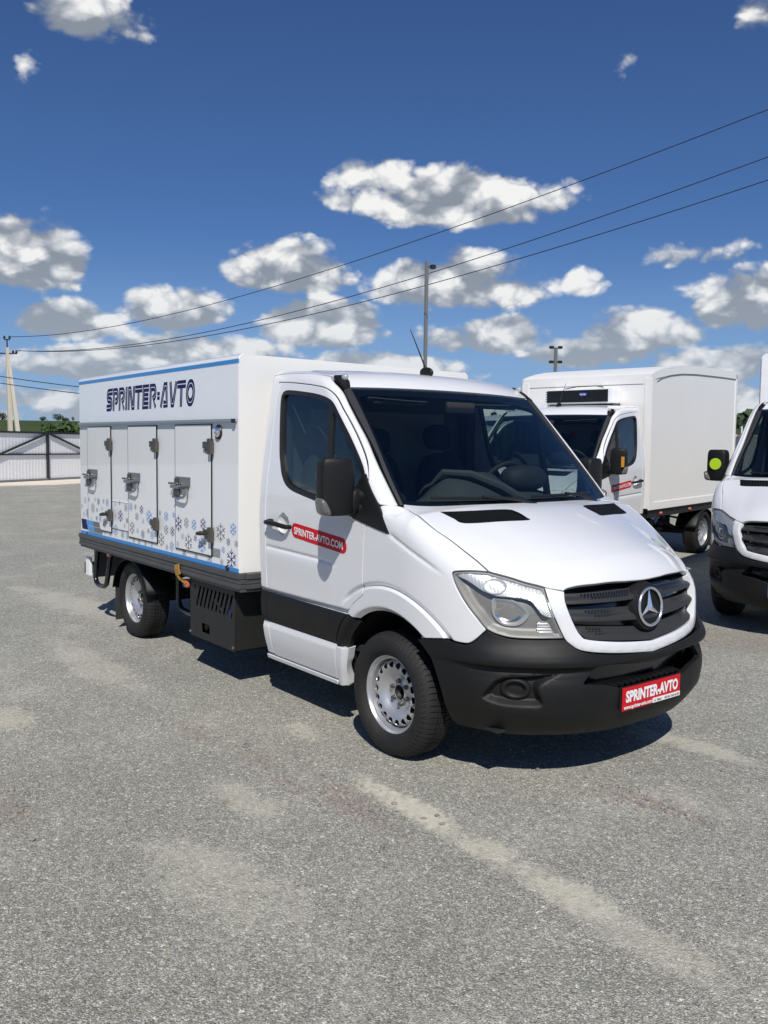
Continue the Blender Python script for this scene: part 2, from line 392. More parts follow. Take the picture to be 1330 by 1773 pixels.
def solve(F,O,D,t0,t1,n=36):
    a=np.full(len(O),t0,float);b=np.full(len(O),t1,float)
    for _ in range(n):
        m=.5*(a+b);p=O+D*m[:,None];s=F(p[:,0],p[:,1],p[:,2])>0
        b=np.where(s,m,b);a=np.where(s,a,m)
    return O+D*(.5*(a+b))[:,None]
def grad(F,P,e=1e-4):
    g=np.stack([F(*(P+np.eye(3)[i]*e).T)-F(*(P-np.eye(3)[i]*e).T) for i in range(3)],1)
    return g/np.linalg.norm(g,axis=1)[:,None]
XC = .12
def map_side(F, uv): return solve(F, np.stack([uv[:, 0], np.full(len(uv), -.25), uv[:, 1]], 1), np.tile([0, -1., 0], (len(uv), 1)), 0, 1.1)
def map_cyl(F, uv):
    ph = uv[:, 0]/.9; return solve(F, np.stack([np.full(len(uv), XC), 0*ph, uv[:, 1]], 1), np.stack([np.cos(ph), -np.sin(ph), 0*ph], 1), 0, 1.5)
def map_top(F, uv): return solve(F, np.stack([uv[:, 0], -uv[:, 1], np.full(len(uv), .75)], 1), np.tile([0, 0, 1.], (len(uv), 1)), 0, 2.)
def map_topG(F, uv): return solve(F, np.stack([uv[:, 0], -uv[:, 1], np.full(len(uv), 1.75)], 1), np.tile([0, 0, 1.], (len(uv), 1)), 0, 1.)
def map_front(F, uv): return solve(F, np.stack([np.full(len(uv), -1.), -uv[:, 0], uv[:, 1]], 1), np.tile([1., 0, 0], (len(uv), 1)), 0, 2.)
XZ0 = .4
def map_xth(F, uv):
    th = uv[:, 1]/.95; return solve(F, np.stack([uv[:, 0], 0*th, np.full(len(uv), XZ0)], 1), np.stack([0*th, -np.cos(th), np.sin(th)], 1), 0, 1.6)
def d_cyl(P): P = np.atleast_2d(P); return np.stack([np.arctan2(-P[:, 1], P[:, 0]-XC)*.9, P[:, 2]], 1)
def d_xth(P): P = np.atleast_2d(P); return np.stack([P[:, 0], np.arctan2(P[:, 2]-XZ0, -P[:, 1])*.95], 1)
def crom(pts, sp):
    """resample an open polyline smoothly"""
    P = np.array(pts, float)
    if len(P) == 2:
        n = max(1, int(round(np.linalg.norm(P[1]-P[0])/sp))); t = np.linspace(0, 1, n+1)[:, None]; return P[0]*(1-t)+P[1]*t
    Q = np.vstack([2*P[0]-P[1], P, 2*P[-1]-P[-2]]); out = []
    for i in range(1, len(Q)-2):
        L = np.linalg.norm(Q[i+1]-Q[i]); n = max(1, int(round(L/sp)))
        for k in range(n):
            t = k/n; out.append(.5*((2*Q[i])+(-Q[i-1]+Q[i+1])*t+(2*Q[i-1]-5*Q[i]+4*Q[i+1]-Q[i+2])*t*t+(-Q[i-1]+3*Q[i]-3*Q[i+1]+Q[i+2])*t**3))
    out.append(P[-1]); return np.array(out)
def loop(segs, sp):
    L = []
    for s in segs:
        c = crom(s, sp); L += list(c[:-1]) if len(L) == 0 or np.linalg.norm(L[-1]-c[0]) > 1e-6 else list(c[1:-1])
        L.append(c[-1])
    A = [L[0]]
    for p in L[1:]:
        if np.linalg.norm(p-A[-1]) > sp*.25: A.append(p)
    if np.linalg.norm(A[0]-A[-1]) < sp*.25: A.pop()
    A = np.array(A); a = .5*np.sum(A[:, 0]*np.roll(A[:, 1], -1)-np.roll(A[:, 0], -1)*A[:, 1])
    return A if a > 0 else A[::-1]
def inset(A, d):
    e = np.roll(A, -1, 0)-A; e /= np.linalg.norm(e, axis=1)[:, None]; n = np.stack([-e[:, 1], e[:, 0]], 1)
    n0 = np.roll(n, 1, 0); m = n+n0; k = np.maximum(.35, np.sum(m*m, 1)/2); return A+d*m/k[:, None]
def inside(A, Q):
    x, y = Q[:, 0][:, None], Q[:, 1][:, None]; x0, y0 = A[:, 0], A[:, 1]; x1, y1 = np.roll(x0, -1), np.roll(y0, -1)
    c = ((y0 > y) != (y1 > y)) & (x < (x1-x0)*(y-y0)/np.where(y1 == y0, 1e-12, y1-y0)+x0); return c.sum(1) % 2 == 1
def bdist(A, Q):
    d = np.full(len(Q), 9.)
    for i in range(len(A)):
        a, b = A[i], A[(i+1) % len(A)]; ab = b-a; t = np.clip(((Q-a)@ab)/(ab@ab+1e-12), 0, 1); d = np.minimum(d, np.linalg.norm(Q-a-t[:, None]*ab, axis=1))
    return d
PCACHE = {}
def panel(name, outer, mp, F, sp, mat, parent=None, holes=(), disp=None, thick=.018, gap=.0027, edge=.004, mir=False, off=0., back=True, me_only=False, lines=()):
    """sheet cut to a 2D outline, laid on a surface, with rolled edges and real thickness"""
    key = (name, outer.tobytes(), off, thick)
    if mir and key in PCACHE:
        VV, NN, FF = PCACHE[key]; me = mkmesh(name, VV*[1, -1, 1], [f[::-1] for f in FF], mat, normals=NN*[1, -1, 1])
        return me if me_only else link(name, me, parent)
    loops0 = [inset(outer, gap)]+[h if np.sum(h[:, 0]*np.roll(h[:, 1], -1)-np.roll(h[:, 0], -1)*h[:, 1]) < 0 else h[::-1] for h in holes]
    loops1 = [inset(l, edge) for l in loops0]
    lo, hi = loops1[0].min(0), loops1[0].max(0); gx = np.arange(lo[0], hi[0], sp); gy = np.arange(lo[1], hi[1], sp*.866)
    X, Y = np.meshgrid(gx, gy); X = X+(np.arange(len(gy)) % 2)[:, None]*sp*.5; Q = np.stack([X.ravel(), Y.ravel()], 1)
    ok = inside(loops1[0], Q)
    for h in loops1[1:]: ok &= ~inside(h, Q)
    Q = Q[ok]
    for l in loops1:
        if len(Q): Q = Q[bdist(l, Q) > sp*.45]
    LV = []; LE = []
    for ln in lines:
        ln = np.asarray(ln, float); keep = inside(loops1[0], ln)
        for h in loops1[1:]: keep &= ~inside(h, ln)
        for l in loops1: keep &= bdist(l, ln) > .0025
        b0 = len(LV); prev = None
        for q, kk in zip(ln, keep):
            if kk:
                LV.append(q)
                if prev is not None: LE.append((prev, len(LV)-1))
                prev = len(LV)-1
            else: prev = None
    if LV:
        LV = np.array(LV)
        for i0 in range(0, len(LV), 200): Q = Q[np.min(np.linalg.norm(Q[:, None]-LV[None, i0:i0+200], axis=2), axis=1) > sp*.42]
    nl0 = sum(len(l) for l in loops1)
    V2 = np.vstack(loops1+([LV] if len(LV) else [])+[Q]); E = [(a+nl0, b+nl0) for a, b in LE]; k = 0
    for l in loops1:
        n = len(l); E += [(k+i, k+(i+1) % n) for i in range(n)]; k += n
    nb = k
    r = delaunay_2d_cdt([Vector(v) for v in V2], E, [], 0, 1e-7)
    U = np.array([(v.x, v.y) for v in r[0]]); T = np.array([f for f in r[2]]); orig = r[3]
    cen = U[T].mean(1); ok = inside(loops1[0], cen)
    for h in loops1[1:]: ok &= ~inside(h, cen)
    a = U[T]; ar = (a[:, 1, 0]-a[:, 0, 0])*(a[:, 2, 1]-a[:, 0, 1])-(a[:, 1, 1]-a[:, 0, 1])*(a[:, 2, 0]-a[:, 0, 0])
    T = T[ok & (np.abs(ar) > 1e-11)]
    idx = {}
    for i, o in enumerate(orig):
        for q in o: idx[q] = i
    def pos(uv):
        P = mp(F, uv)
        if disp is not None or off:
            n = grad(F, P); d = np.full(len(P), off, float)
            if disp is not None: d = d+disp(uv, P)
            P = P+n*d[:, None]
        return P
    def posn(uv, e=.0015):
        P = pos(uv); du = pos(uv+[e, 0])-pos(uv-[e, 0]); dv = pos(uv+[0, e])-pos(uv-[0, e])
        n = np.cross(du, dv); n /= np.linalg.norm(n, axis=1)[:, None]+1e-12; g = grad(F, P); s = np.sign(np.sum(n*g, 1)); s[s == 0] = 1
        return P, n*s[:, None]
    P, Nn = posn(U); ref = np.sum(np.cross(P[T[:, 1]]-P[T[:, 0]], P[T[:, 2]]-P[T[:, 0]])*Nn[T[:, 0]], 1)
    if np.sum(ref) < 0: T = T[:, ::-1]
    VV = [P]; NN = [Nn]; FF = [tuple(t) for t in T]; nv = len(P)
    flip = np.sum(ref) < 0
    k = 0
    for l0, l1 in zip(loops0, loops1):
        n = len(l0); ids = [idx.get(k+i, None) for i in range(n)]; k += n
        if any(i is None for i in ids): continue
        P0, N0 = posn(l0); P1 = P[ids]; out = P0-P1; out -= N0*np.sum(out*N0, 1)[:, None]; out /= np.linalg.norm(out, axis=1)[:, None]+1e-12
        Pe = P0-N0*(edge*.5); Ne = N0*.65+out*.75; Ne /= np.linalg.norm(Ne, axis=1)[:, None]
        Pi = P0-N0*thick
        b0 = nv; VV += [Pe, Pe, Pi]; NN += [Ne, out, out]; nv += 3*n
        for i in range(n):
            j = (i+1) % n; q1 = (ids[i], ids[j], b0+j, b0+i); q2 = (b0+n+i, b0+n+j, b0+2*n+j, b0+2*n+i)
            q1, q2 = q1[::-1], q2[::-1]
            if flip: q1, q2 = q1[::-1], q2[::-1]
            FF += [q1, q2]
    if back:
        b0 = nv; VV.append(P-Nn*thick); NN.append(-Nn); nv += len(P); FF += [tuple(b0+i for i in t[::-1]) for t in T]
    VV = np.vstack(VV); NN = np.vstack(NN); PCACHE[key] = (VV, NN, FF)
    if mir: VV = VV*[1, -1, 1]; NN = NN*[1, -1, 1]; FF = [f[::-1] for f in FF]
    me = mkmesh(name, VV, FF, mat, normals=NN)
    return me if me_only else link(name, me, parent)
def both(name, *a, **k):
    """right and left copy of a panel"""
    return panel(name, *a, **k), panel(name, *a, mir=True, **k)
def FN(x, y, z):
    # wing surface: follows the nose, tucked under the pillar at its rear top corner
    return smax(N(x, y, z), G(x, y, z)-.5*(1-ss(1.22, 1.37, z))-.6*ss(.05, .22, x), .02)
# ------------------------------------------------------------------ outlines of the cab panels (metres on the body)
DOOR_CUT = [(-1.28, 2.143), (-1.1211, 2.1328), (-0.961, 2.1167), (-0.8375, 2.1015), (-0.7283, 2.0831), (-0.6588, 2.0567), (-0.5993, 2.0156), (-0.5271, 1.946), (-0.4504, 1.8727), (-0.3707, 1.791), (-0.3066, 1.7209), (-0.2646, 1.6717), (-0.2306, 1.6259), (-0.2035, 1.5776), (-0.1877, 1.5342), (-0.1775, 1.4616), (-0.1691, 1.3645), (-0.1645, 1.2915), (-0.1769, 1.2365), (-0.1858, 1.1864), (-0.1908, 1.1216), (-0.1962, 1.06), (-0.2024, 0.9839), (-0.2063, 0.9133)]
DOOR_ARCH = [(-0.2063, 0.9133), (-0.2007, 0.8865), (-0.2609, 0.8448), (-0.3139, 0.806), (-0.3601, 0.7520)]
DOOR_FRONT = [(-0.3605, 0.752), (-0.4214, 0.6883), (-0.4618, 0.6179), (-0.4835, 0.5499), (-0.5, 0.5035), (-0.5212, 0.3893), (-0.532, 0.312)]
WIN = [(-1.2045, 2.0702), (-1.1643, 2.0811), (-1.0729, 2.0761), (-0.9461, 2.0626), (-0.8334, 2.0489), (-0.7326, 2.03), (-0.653, 2.0061), (-0.603, 1.9732), (-0.5585, 1.9305), (-0.4831, 1.8572), (-0.4006, 1.7754), (-0.2901, 1.6563), (-0.235, 1.588), (-0.207, 1.53), (-0.197, 1.45), (-0.197, 1.32), (-0.308, 1.3266), (-0.5038, 1.3623), (-0.7131, 1.4008), (-0.8435, 1.4226), (-0.9694, 1.4479), (-1.0487, 1.4831), (-1.1025, 1.5425), (-1.1331, 1.609), (-1.1627, 1.6931), (-1.2007, 1.8994), (-1.2192, 2.0309), (-1.2045, 2.0702)]
SAIL = [(-0.1904, 1.5414), (-0.1366, 1.4781), (-0.0657, 1.4048), (-0.0091, 1.3322), (0.0429, 1.2572), (0.0359, 1.2543), (-0.0589, 1.2711), (-0.1677, 1.2912), (-0.23, 1.3036), (-0.308, 1.3266), (-0.3072, 1.405), (-0.2862, 1.4907), (-0.2403, 1.5568), (-0.212, 1.572), (-0.1904, 1.5414)]
PILLAR_XZ = [(0.009, 1.4043), (-0.0893, 1.5126), (-0.1806, 1.6122), (-0.2318, 1.6684), (-0.3216, 1.7666), (-0.415, 1.8634), (-0.5123, 1.963), (-0.6144, 2.0656), (-0.69, 2.118), (-0.7592, 2.1584)]
PILLAR_YZ = [(0.8974, 1.4043), (0.8916, 1.5126), (0.880, 1.6122), (0.868, 1.6724), (0.8605, 1.7666), (0.8554, 1.8634), (0.8493, 1.963), (0.8415, 2.0656)]
GLASS_YZ = [(0.8773, 1.4064), (0.866, 1.5266), (0.852, 1.6268), (0.838, 1.7072), (0.823, 1.7926), (0.808, 1.901), (0.794, 2.0132), (0.7882, 2.0835)]
HOOD_CUT = [(.020, -.885, 1.400), (.160, -.906, 1.366), (0.2914, -0.898, 1.305), (0.3931, -0.8658, 1.2483), (0.4786, -0.8437, 1.1971), (0.5542, -0.8228, 1.1501), (0.6179, -0.8073, 1.1054)]
LAMP_TOP = [(0.6179, -0.8073, 1.1054), (0.6608, -0.773, 1.0925), (0.7043, -0.7365, 1.0795), (0.7612, -0.6892, 1.0587), (0.8157, -0.6337, 1.0413), (0.8265, -0.6227, 1.0370)]
HOOD_FR = [(0.8265, -0.6227, 1.037), (0.8473, -0.5999, 1.0283), (0.8867, -0.5421, 1.0173)]
G_TOP = [(0.8867, -0.5421, 1.0173), (0.8890, -0.5184, 1.0323), (0.936, -0.36, 1.041), (0.962, -0.2009, 1.043), (0.971, -.1, 1.0425), (0.974, 0.0, 1.042)]
LAMP_REAR = [(0.6179, -0.8073, 1.1054), (0.5703, -0.8557, 1.1078), (0.5252, -0.8973, 1.1047), (0.4839, -0.9278, 1.0963), (0.4811, -0.931, 1.0895), (0.4893, -0.9318, 1.0594), (0.507, -0.9262, 1.0211), (0.5401, -0.9136, 0.9668), (0.576, -0.8981, 0.9174), (0.61, -0.8813, 0.8768), (0.6385, -0.8656, 0.84), (0.6582, -0.854, 0.8178)]
LAMP_BOT = [(0.6582, -0.854, 0.8178), (0.6922, -0.8325, 0.8014), (0.7418, -0.7968, 0.7884), (0.7812, -0.7636, 0.7848), (0.8407, -0.7027, 0.785), (0.9272, -0.5761, 0.7873)]
LAMP_IN = [(0.8265, -0.6227, 1.037), (0.8765, -0.63, 0.9451), (0.9029, -0.6088, 0.8686), (0.9272, -0.5761, 0.7873)]
SUR_OUT = [(0.8265, -0.6227, 1.037), (0.8765, -0.63, 0.9451), (0.9029, -0.6088, 0.8686), (0.9272, -0.5761, 0.7873), (0.9437, -0.549, 0.7568), (0.9645, -0.5082, 0.729), (0.9888, -0.4464, 0.7133), (1.0125, -0.3625, 0.7016), (1.0352, -0.2211, 0.6863), (1.0443, 0., 0.6656)]
SUR_IN = [(0.887, -0.5421, 1.0173), (0.9084, -0.5559, 0.9685), (0.9319, -0.5465, 0.9056), (0.9515, -0.5172, 0.8332), (0.9649, -0.4917, 0.7962), (0.9763, -0.4646, 0.7796), (1.0072, -0.3587, 0.7622), (1.0303, -0.2068, 0.7446), (1.0381, 0., 0.7264)]
FEND_BOT = [(0.27, -0.9726, 0.7188), (0.3628, -0.9597, 0.7331), (0.4437, -0.9417, 0.7445), (0.4758, -0.9323, 0.7407), (0.5554, -0.9037, 0.7362), (0.586, -0.8906, 0.7448), (0.6192, -0.8751, 0.7735), (0.6582, -0.854, 0.8178)]
BUMP_REAR = [(0.27, -0.9726, 0.7188), (0.338, -0.9607, 0.6579), (0.3838, -0.946, 0.5671), (0.4148, -0.9257, 0.4613), (0.4265, -0.8955, 0.3546), (0.4471, -0.8664, 0.2900), (0.4901, -0.8523, 0.2780)]
VENT = [(.186, .765), (.235, .55), (.2824, .338), (.325, .305), (.3626, .300), (.410, .305), (.4375, .319), (.385, .52), (.3276, .710), (.271, .737), (.186, .765)]
XW = lambda s: .2-.18*(s/.885)**2
def mirL(L): return [(p[0], -p[1], p[2]) for p in L[::-1]]
def c2(L): return d_cyl(np.array(L))
def arch(a0, a1, r=.467, n=30): return [(r*math.cos(math.radians(a)), .345+r*math.sin(math.radians(a))) for a in np.linspace(a0, a1, n)]
def groove(r): return -.017*ss(.642, .612, r)*(1-ss(.612, .600, r))
def d_body(uv, P):
    x, z = P[:, 0], P[:, 2]; r = np.hypot(x, z-.345); up = ss(.36, .40, z-.345+0*x)
    d = groove(r)*ss(.30, .36, z-.345)*(x < .60)+.004*(1-ss(.598, .606, r))*(z > .70)
    d = d-.030*(1-ss(.467, .503, r))*(z > .6)
    return d
def d_door(uv, P):
    x, z = P[:, 0], P[:, 2]; r = np.hypot(x, z-.345)
    d = groove(r)*ss(-.42, -.34, x)*ss(.755, .775, z)
    d = d-.016*ss(.782, .752, z)*(1-ss(.750, .735, z))*(x < -.3)-.008*ss(.76, .74, z)*ss(.50, .54, z)
    d = d+.006*ss(.55, .534, z)
    zc = 1.058-.030*(x+1.28)-.06*np.maximum(0, x+.75)**2
    d = d-.008*np.exp(-((z-zc)/.010)**2)*ss(-.42, -.62, x)-.004*ss(0, .05, zc-z)*ss(.22, .05, zc-z)*ss(-.45, -.75, x)*-1
    e = ((x+1.056)/.062)**2+((z-1.222)/.064)**2
    return d-.024*np.clip(1-e, 0, 1)**.6
def build_cab(T):
    parts = {}
    sp = .013
    # ---- door: outer skin, window, seal, strip, handle, sign
    rear = [(-1.28, .312), (-1.28, 1.0), (-1.28, 2.143)]
    dl = loop([DOOR_CUT, DOOR_ARCH, DOOR_FRONT, [(-.532, .312), (-1.28, .312)], rear], .014)
    win = loop([WIN], .014); win_i = inset(win, .024)
    zc_ = lambda x: 1.058-.030*(x+1.28)-.06*max(0, x+.75)**2
    arc = lambda r, a0, a1: [(r*math.cos(math.radians(a)), .345+r*math.sin(math.radians(a))) for a in np.linspace(a0, a1, int(r*math.radians(abs(a1-a0))/.012)+2)]
    DL = [[(x, zc_(x)+o) for x in np.arange(-1.275, -.4, .012)] for o in (-.018, -.009, 0, .009, .018)]+[[(x, z) for x in np.arange(-1.275, -.36, .012)] for z in (.782, .767, .752, .744, .735, .55, .542, .534)]+[arc(r, 100, 150) for r in (.600, .606, .612, .622, .632, .642)]
    DL += [[(-1.056+.062*q*math.cos(a), 1.222+.064*q*math.sin(a)) for a in np.linspace(0, 6.283, 30)] for q in (.3, .5, .68, .8, .88, .94, .98, 1.0)]
    for mir in (False, True):
        door = panel('door', dl, map_side, G, .014, 'white_paint', T, holes=[win], disp=d_door, thick=.03, mir=mir, lines=DL)
        panel('window_seal', inset(win, -.004), map_side, G, .02, 'seal_black', door, holes=[win_i], off=.003, thick=.03, gap=0, edge=.003, mir=mir)
        panel('window_glass', inset(win, .012), map_side, G, .04, 'side_glass', door, off=-.014, thick=.004, gap=0, edge=.001, mir=mir)
        bar = loop([[(-.661, 2.0), (-.636, 1.992), (-.612, 1.972)], [(-.612, 1.972), (-.545, 1.375)], [(-.545, 1.375), (-.59, 1.385)], [(-.59, 1.385), (-.661, 2.0)]], .02)
        panel('window_bar', bar, map_side, G, .02, 'seal_black', door, off=-.002, thick=.03, gap=0, edge=.003, mir=mir)
        st = loop([[(-1.28, .545), (-.487, .540)], [(-.487, .540), (-.462, .618), (-.4214, .688), (-.366, .745)], [(-.366, .745), (-1.28, .750)], [(-1.28, .750), (-1.28, .545)]], .014)
        panel('rub_strip', st, map_side, G, .014, 'black_plastic', door, disp=lambda uv, P: -.002+.010*ss(.540, .60, P[:, 2])*ss(.755, .70, P[:, 2]), thick=.022, gap=.001, mir=mir)
        # handle
        s = 1 if not mir else -1; mb = MB()
        yh = -.999-.036
        pth = [(-1.222, -.992, 1.222), (-1.215, yh+.004, 1.224), (-1.17, yh-.004, 1.225), (-1.08, yh-.006, 1.222), (-1.0, yh-.002, 1.214), (-.968, yh+.006, 1.211), (-.962, -.992, 1.211)]
        V, F = [], []
        t = MB().tube([(a, b*s, c) for a, b, c in pth], [.013, .016, .017, .016, .016, .015, .013], 12)
        mb.V, mb.F, mb.fm = t.V, t.F, t.fm
        mb.add(*superell((-1.20, -1.004*s, 1.224), (.06, .055, .044), 3, 20, 12))
        mb.build('handle', 'black_plastic', door, smooth=True)
        # red sign with white lettering
        def rrect(x0, x1, z0, z1, r, sl):
            L = []
            for cx, cz, a0 in ((x1-r, z1-r, 0), (x0+r, z1-r, 90), (x0+r, z0+r, 180), (x1-r, z0+r, 270)):
                for a in np.linspace(a0, a0+90, 7): L.append((cx+r*math.cos(math.radians(a)), cz+r*math.sin(math.radians(a))))
            return np.array([(x, z+sl*(x-x0)) for x, z in L])
        sg = panel('door_sign', rrect(-.948, -.352, 1.152, 1.244, .045, -.0905), map_side, G, .03, 'sign_red', door, off=.0025, thick=.002, gap=0, edge=.001, mir=mir)
        V, F = text_mesh('SPRINTER-AVTO.COM', .062, .0016, sx=.80)
        V = np.array(V); wdt = V[:, 0].max()-V[:, 0].min(); V[:, 0] *= .53/wdt
        xs = (V[:, 0]-.65) if not mir else (-.65-V[:, 0]); zs = 1.1975-.0905*(xs+.948)+V[:, 1]-(V[:, 1].max()+V[:, 1].min())/2
        P = map_side(G, np.stack([xs, zs], 1)); P[:, 1] -= .004
        if mir: P[:, 1] *= -1
        link('sign_lettering', mkmesh('sign_lettering', P, F, 'sign_white'), sg)
    # ---- lower sill, front arch trim
    for mir in (False, True):
        sill = loop([[(-1.385, .306), (-.538, .306)], [(-.538, .306), (-.541, .272)], [(-.541, .272), (-1.385, .272)], [(-1.385, .272), (-1.385, .306)]], .014)
        panel('sill', sill, map_side, G, .014, 'white_paint', T, off=.010, thick=.05, mir=mir)
        sf = loop([[(-.4856, .536), (-.4149, .5286), (-.3794, .5409)], [(-.3794, .5409), (-.4075, .4687), (-.4388, .38), (-.4616, .272)], [(-.4616, .272), (-.537, .272)], [(-.537, .272), (-.533, .312), (-.5212, .3893), (-.5, .5035), (-.4856, .536)]], .012)
        panel('sill_end', sf, map_side, G, .012, 'white_paint', T, disp=lambda uv, P: .006-.022*ss(-.045, -.005, P[:, 0]+.385+.30*(.54-P[:, 2])), thick=.05, mir=mir)
        tf = loop([[(-.3609, .7495), (-.3101, .728), (-.2553, .7169)], [(-.2553, .7169), (-.332, .6416), (-.3721, .5819), (-.3867, .5395)], [(-.3867, .5395), (-.4149, .5286), (-.4856, .536)], [(-.4856, .536), (-.4618, .6179), (-.4214, .6883), (-.3609, .7495)]], .012)
        panel('arch_trim', tf, map_side, G, .013, 'black_plastic', T, disp=lambda uv, P: .004-.03*(1-ss(.467, .505, np.hypot(P[:, 0], P[:, 2]-.345))), thick=.03, mir=mir)
    # ---- cab side: pillar, roof edge, rear corner
    top = [(-.7592, 2.1584), (-.85, 2.176), (-.95, 2.188), (-1.1, 2.196), (-1.30, 2.199), (-1.385, 2.186)]
    sl = loop([[(-.178, 1.47), (-.12, 1.44), (-.066, 1.4057)], [(-.066, 1.4057), (.009, 1.4043)], PILLAR_XZ, top, [(-1.385, 2.186), (-1.385, 1.2), (-1.385, .318)], [(-1.385, .318), (-1.28, .318)], [(-1.28, .318), (-1.28, 2.143)], [p for p in DOOR_CUT if p[1] > 1.47]+[(-.178, 1.47)]], .014)
    def d_side(uv, P):
        x, z = P[:, 0], P[:, 2]; return -.03*ss(-1.355, -1.39, x)+np.where(x < -1.27, -.016*ss(.782, .752, z)*(1-ss(.750, .735, z))-.012*ss(.76, .74, z)*ss(.50, .54, z)+.006*ss(.55, .534, z), 0)
    both('side_panel', sl, map_side, G, .014, 'white_paint', T, disp=d_side, thick=.03)
    st = loop([[(-1.385, .545), (-1.28, .545)], [(-1.28, .545), (-1.28, .750)], [(-1.28, .75), (-1.385, .75)], [(-1.385, .75), (-1.385, .545)]], .013)
    both('rub_strip', st, map_side, G, .013, 'black_plastic', T, disp=lambda uv, P: -.002+.010*ss(.540, .60, P[:, 2])*ss(.755, .70, P[:, 2])-.03*ss(-1.355, -1.39, P[:, 0]), thick=.022)
    # ---- roof
    tp = map_side(G, crom(top, .02)); edge_r = [(p[0], -p[1]-.006) for p in tp]
    hs = np.linspace(-.786, .786, 41); hp = map_front(G, np.stack([hs, 2.095-.0105*(np.abs(hs)/.788)**2], 1)); hdr = [(p[0]-.003, -p[1]) for p in hp]
    rl = loop([hdr, [hdr[-1], (-.66, .800), (edge_r[0][0], edge_r[0][1])], edge_r, [edge_r[-1], (edge_r[-1][0], -edge_r[-1][1])], [(a, -b) for a, b in edge_r[::-1]], [(edge_r[0][0], -edge_r[0][1]), (-.66, -.800), hdr[0]]], .016)
    panel('roof', rl, map_topG, G, .02, 'white_paint', T, thick=.03, disp=lambda uv, P: -.006*ss(.74, .80, np.abs(P[:, 1]))*ss(-.75, -.9, P[:, 0]))
    # ---- rear wall
    mb = MB().prism([(-.86, .35), (.86, .35), (.95, .6), (.95, 1.3), (.90, 1.8), (.82, 2.15), (.6, 2.19), (-.6, 2.19), (-.82, 2.15), (-.90, 1.8), (-.95, 1.3), (-.95, .6)], -1.395, -1.37, 'yz')
    mb.build('rear_wall', 'white_paint', T)
    # ---- windshield with black border, side trims
    gl = loop([GLASS_YZ, [(.7882, 2.0835), (.5, 2.0905), (0, 2.094), (-.5, 2.0905), (-.7882, 2.0835)], [(-a, b) for a, b in GLASS_YZ[::-1]], [(-.8773, 1.4064), (-.8, 1.368), (-.4, 1.362), (0, 1.36), (.4, 1.362), (.8, 1.368), (.8773, 1.4064)]], .02)
    gi = loop([[(.852, 1.452), (.838, 1.56), (.822, 1.66), (.806, 1.76), (.79, 1.87), (.772, 1.985), (.764, 2.03)], [(.764, 2.03), (.70, 2.045), (.4, 2.05), (0, 2.05), (-.4, 2.05), (-.70, 2.045), (-.764, 2.03)], [(-.764, 2.03), (-.772, 1.985), (-.79, 1.87), (-.806, 1.76), (-.822, 1.66), (-.838, 1.56), (-.852, 1.452)], [(-.852, 1.452), (-.82, 1.432), (-.4, 1.43), (0, 1.43), (.4, 1.43), (.82, 1.432), (.852, 1.452)]], .02)
    ws = panel('windshield', gl, map_front, G, .04, 'windshield_glass', T, off=-.003, thick=.005, gap=.002, edge=.002)
    panel('glass_border', inset(gl, .004), map_front, G, .025, 'gloss_black', ws, holes=[gi], off=-.0095, thick=.003, gap=0, edge=.001)
    tl = loop([PILLAR_YZ, [(.8415, 2.0656), (.815, 2.082), (.7882, 2.0835)], GLASS_YZ[::-1], [(.8773, 1.4064), (.8974, 1.4043)]], .014)
    both('windshield_trim', tl, map_front, G, .014, 'grey_plastic', T, off=.004, thick=.02, gap=.001, edge=.003)
    # ---- hood
    hl = loop([[(XW(s), s) for s in np.linspace(-.885, .885, 24)], [(p[0], -p[1]) for p in HOOD_CUT], [(p[0], -p[1]) for p in LAMP_TOP], [(p[0], -p[1]) for p in HOOD_FR], [(p[0], -p[1]) for p in G_TOP]+[(p[0], p[1]) for p in G_TOP[::-1]][1:], [(p[0], p[1]) for p in HOOD_FR[::-1]], [(p[0], p[1]) for p in LAMP_TOP[::-1]], [(p[0], p[1]) for p in HOOD_CUT[::-1]]], .014)
    def d_hood(uv, P):
        x, y = P[:, 0], np.abs(P[:, 1]); yc = .62-.10*(x-.2)
        return -.0025*np.exp(-((y-yc)/.07)**2)*ss(.25, .5, x)
    vh = loop([VENT], .014); vh2 = np.stack([vh[:, 0], -vh[:, 1]], 1)[::-1]
    hood = panel('hood', hl, map_top, N, .014, 'white_paint', T, holes=[inset(vh, .006), inset(vh2, .006)], disp=d_hood, thick=.025)
    for sgn, vv in ((1, vh), (-1, vh2)):
        v = panel('hood_vent', inset(vv, .004), map_top, N, .02, 'black_plastic', hood, off=-.014, thick=.02, gap=0, edge=.001)
        rim = panel('vent_frame', vv, map_top, N, .02, 'black_plastic', v, holes=[inset(vv, .010)], off=.001, thick=.02, gap=.001, edge=.002)
        mb = MB()
        for k in range(15):
            f = (k+.5)/15; a = (.186+f*.097, .755-f*.415); b = (.325+f*.107, .70-f*.385)
            pp = np.array([(a[0]+(b[0]-a[0])*t, a[1]+(b[1]-a[1])*t) for t in (.06, .35, .65, .94)]); Pp = map_top(N, pp)
            for i in range(3): mb.bar((Pp[i][0], Pp[i][1]*sgn, Pp[i][2]-.006), (Pp[i+1][0], Pp[i+1][1]*sgn, Pp[i+1][2]-.006), .010, .010)
        mb.build('vent_slats', 'black_plastic', v)
    # ---- fender
    s2x = lambda L: d_xth(map_side(FN, np.array(L)))
    dc = [p for p in DOOR_CUT if p[1] < 1.37][::-1]
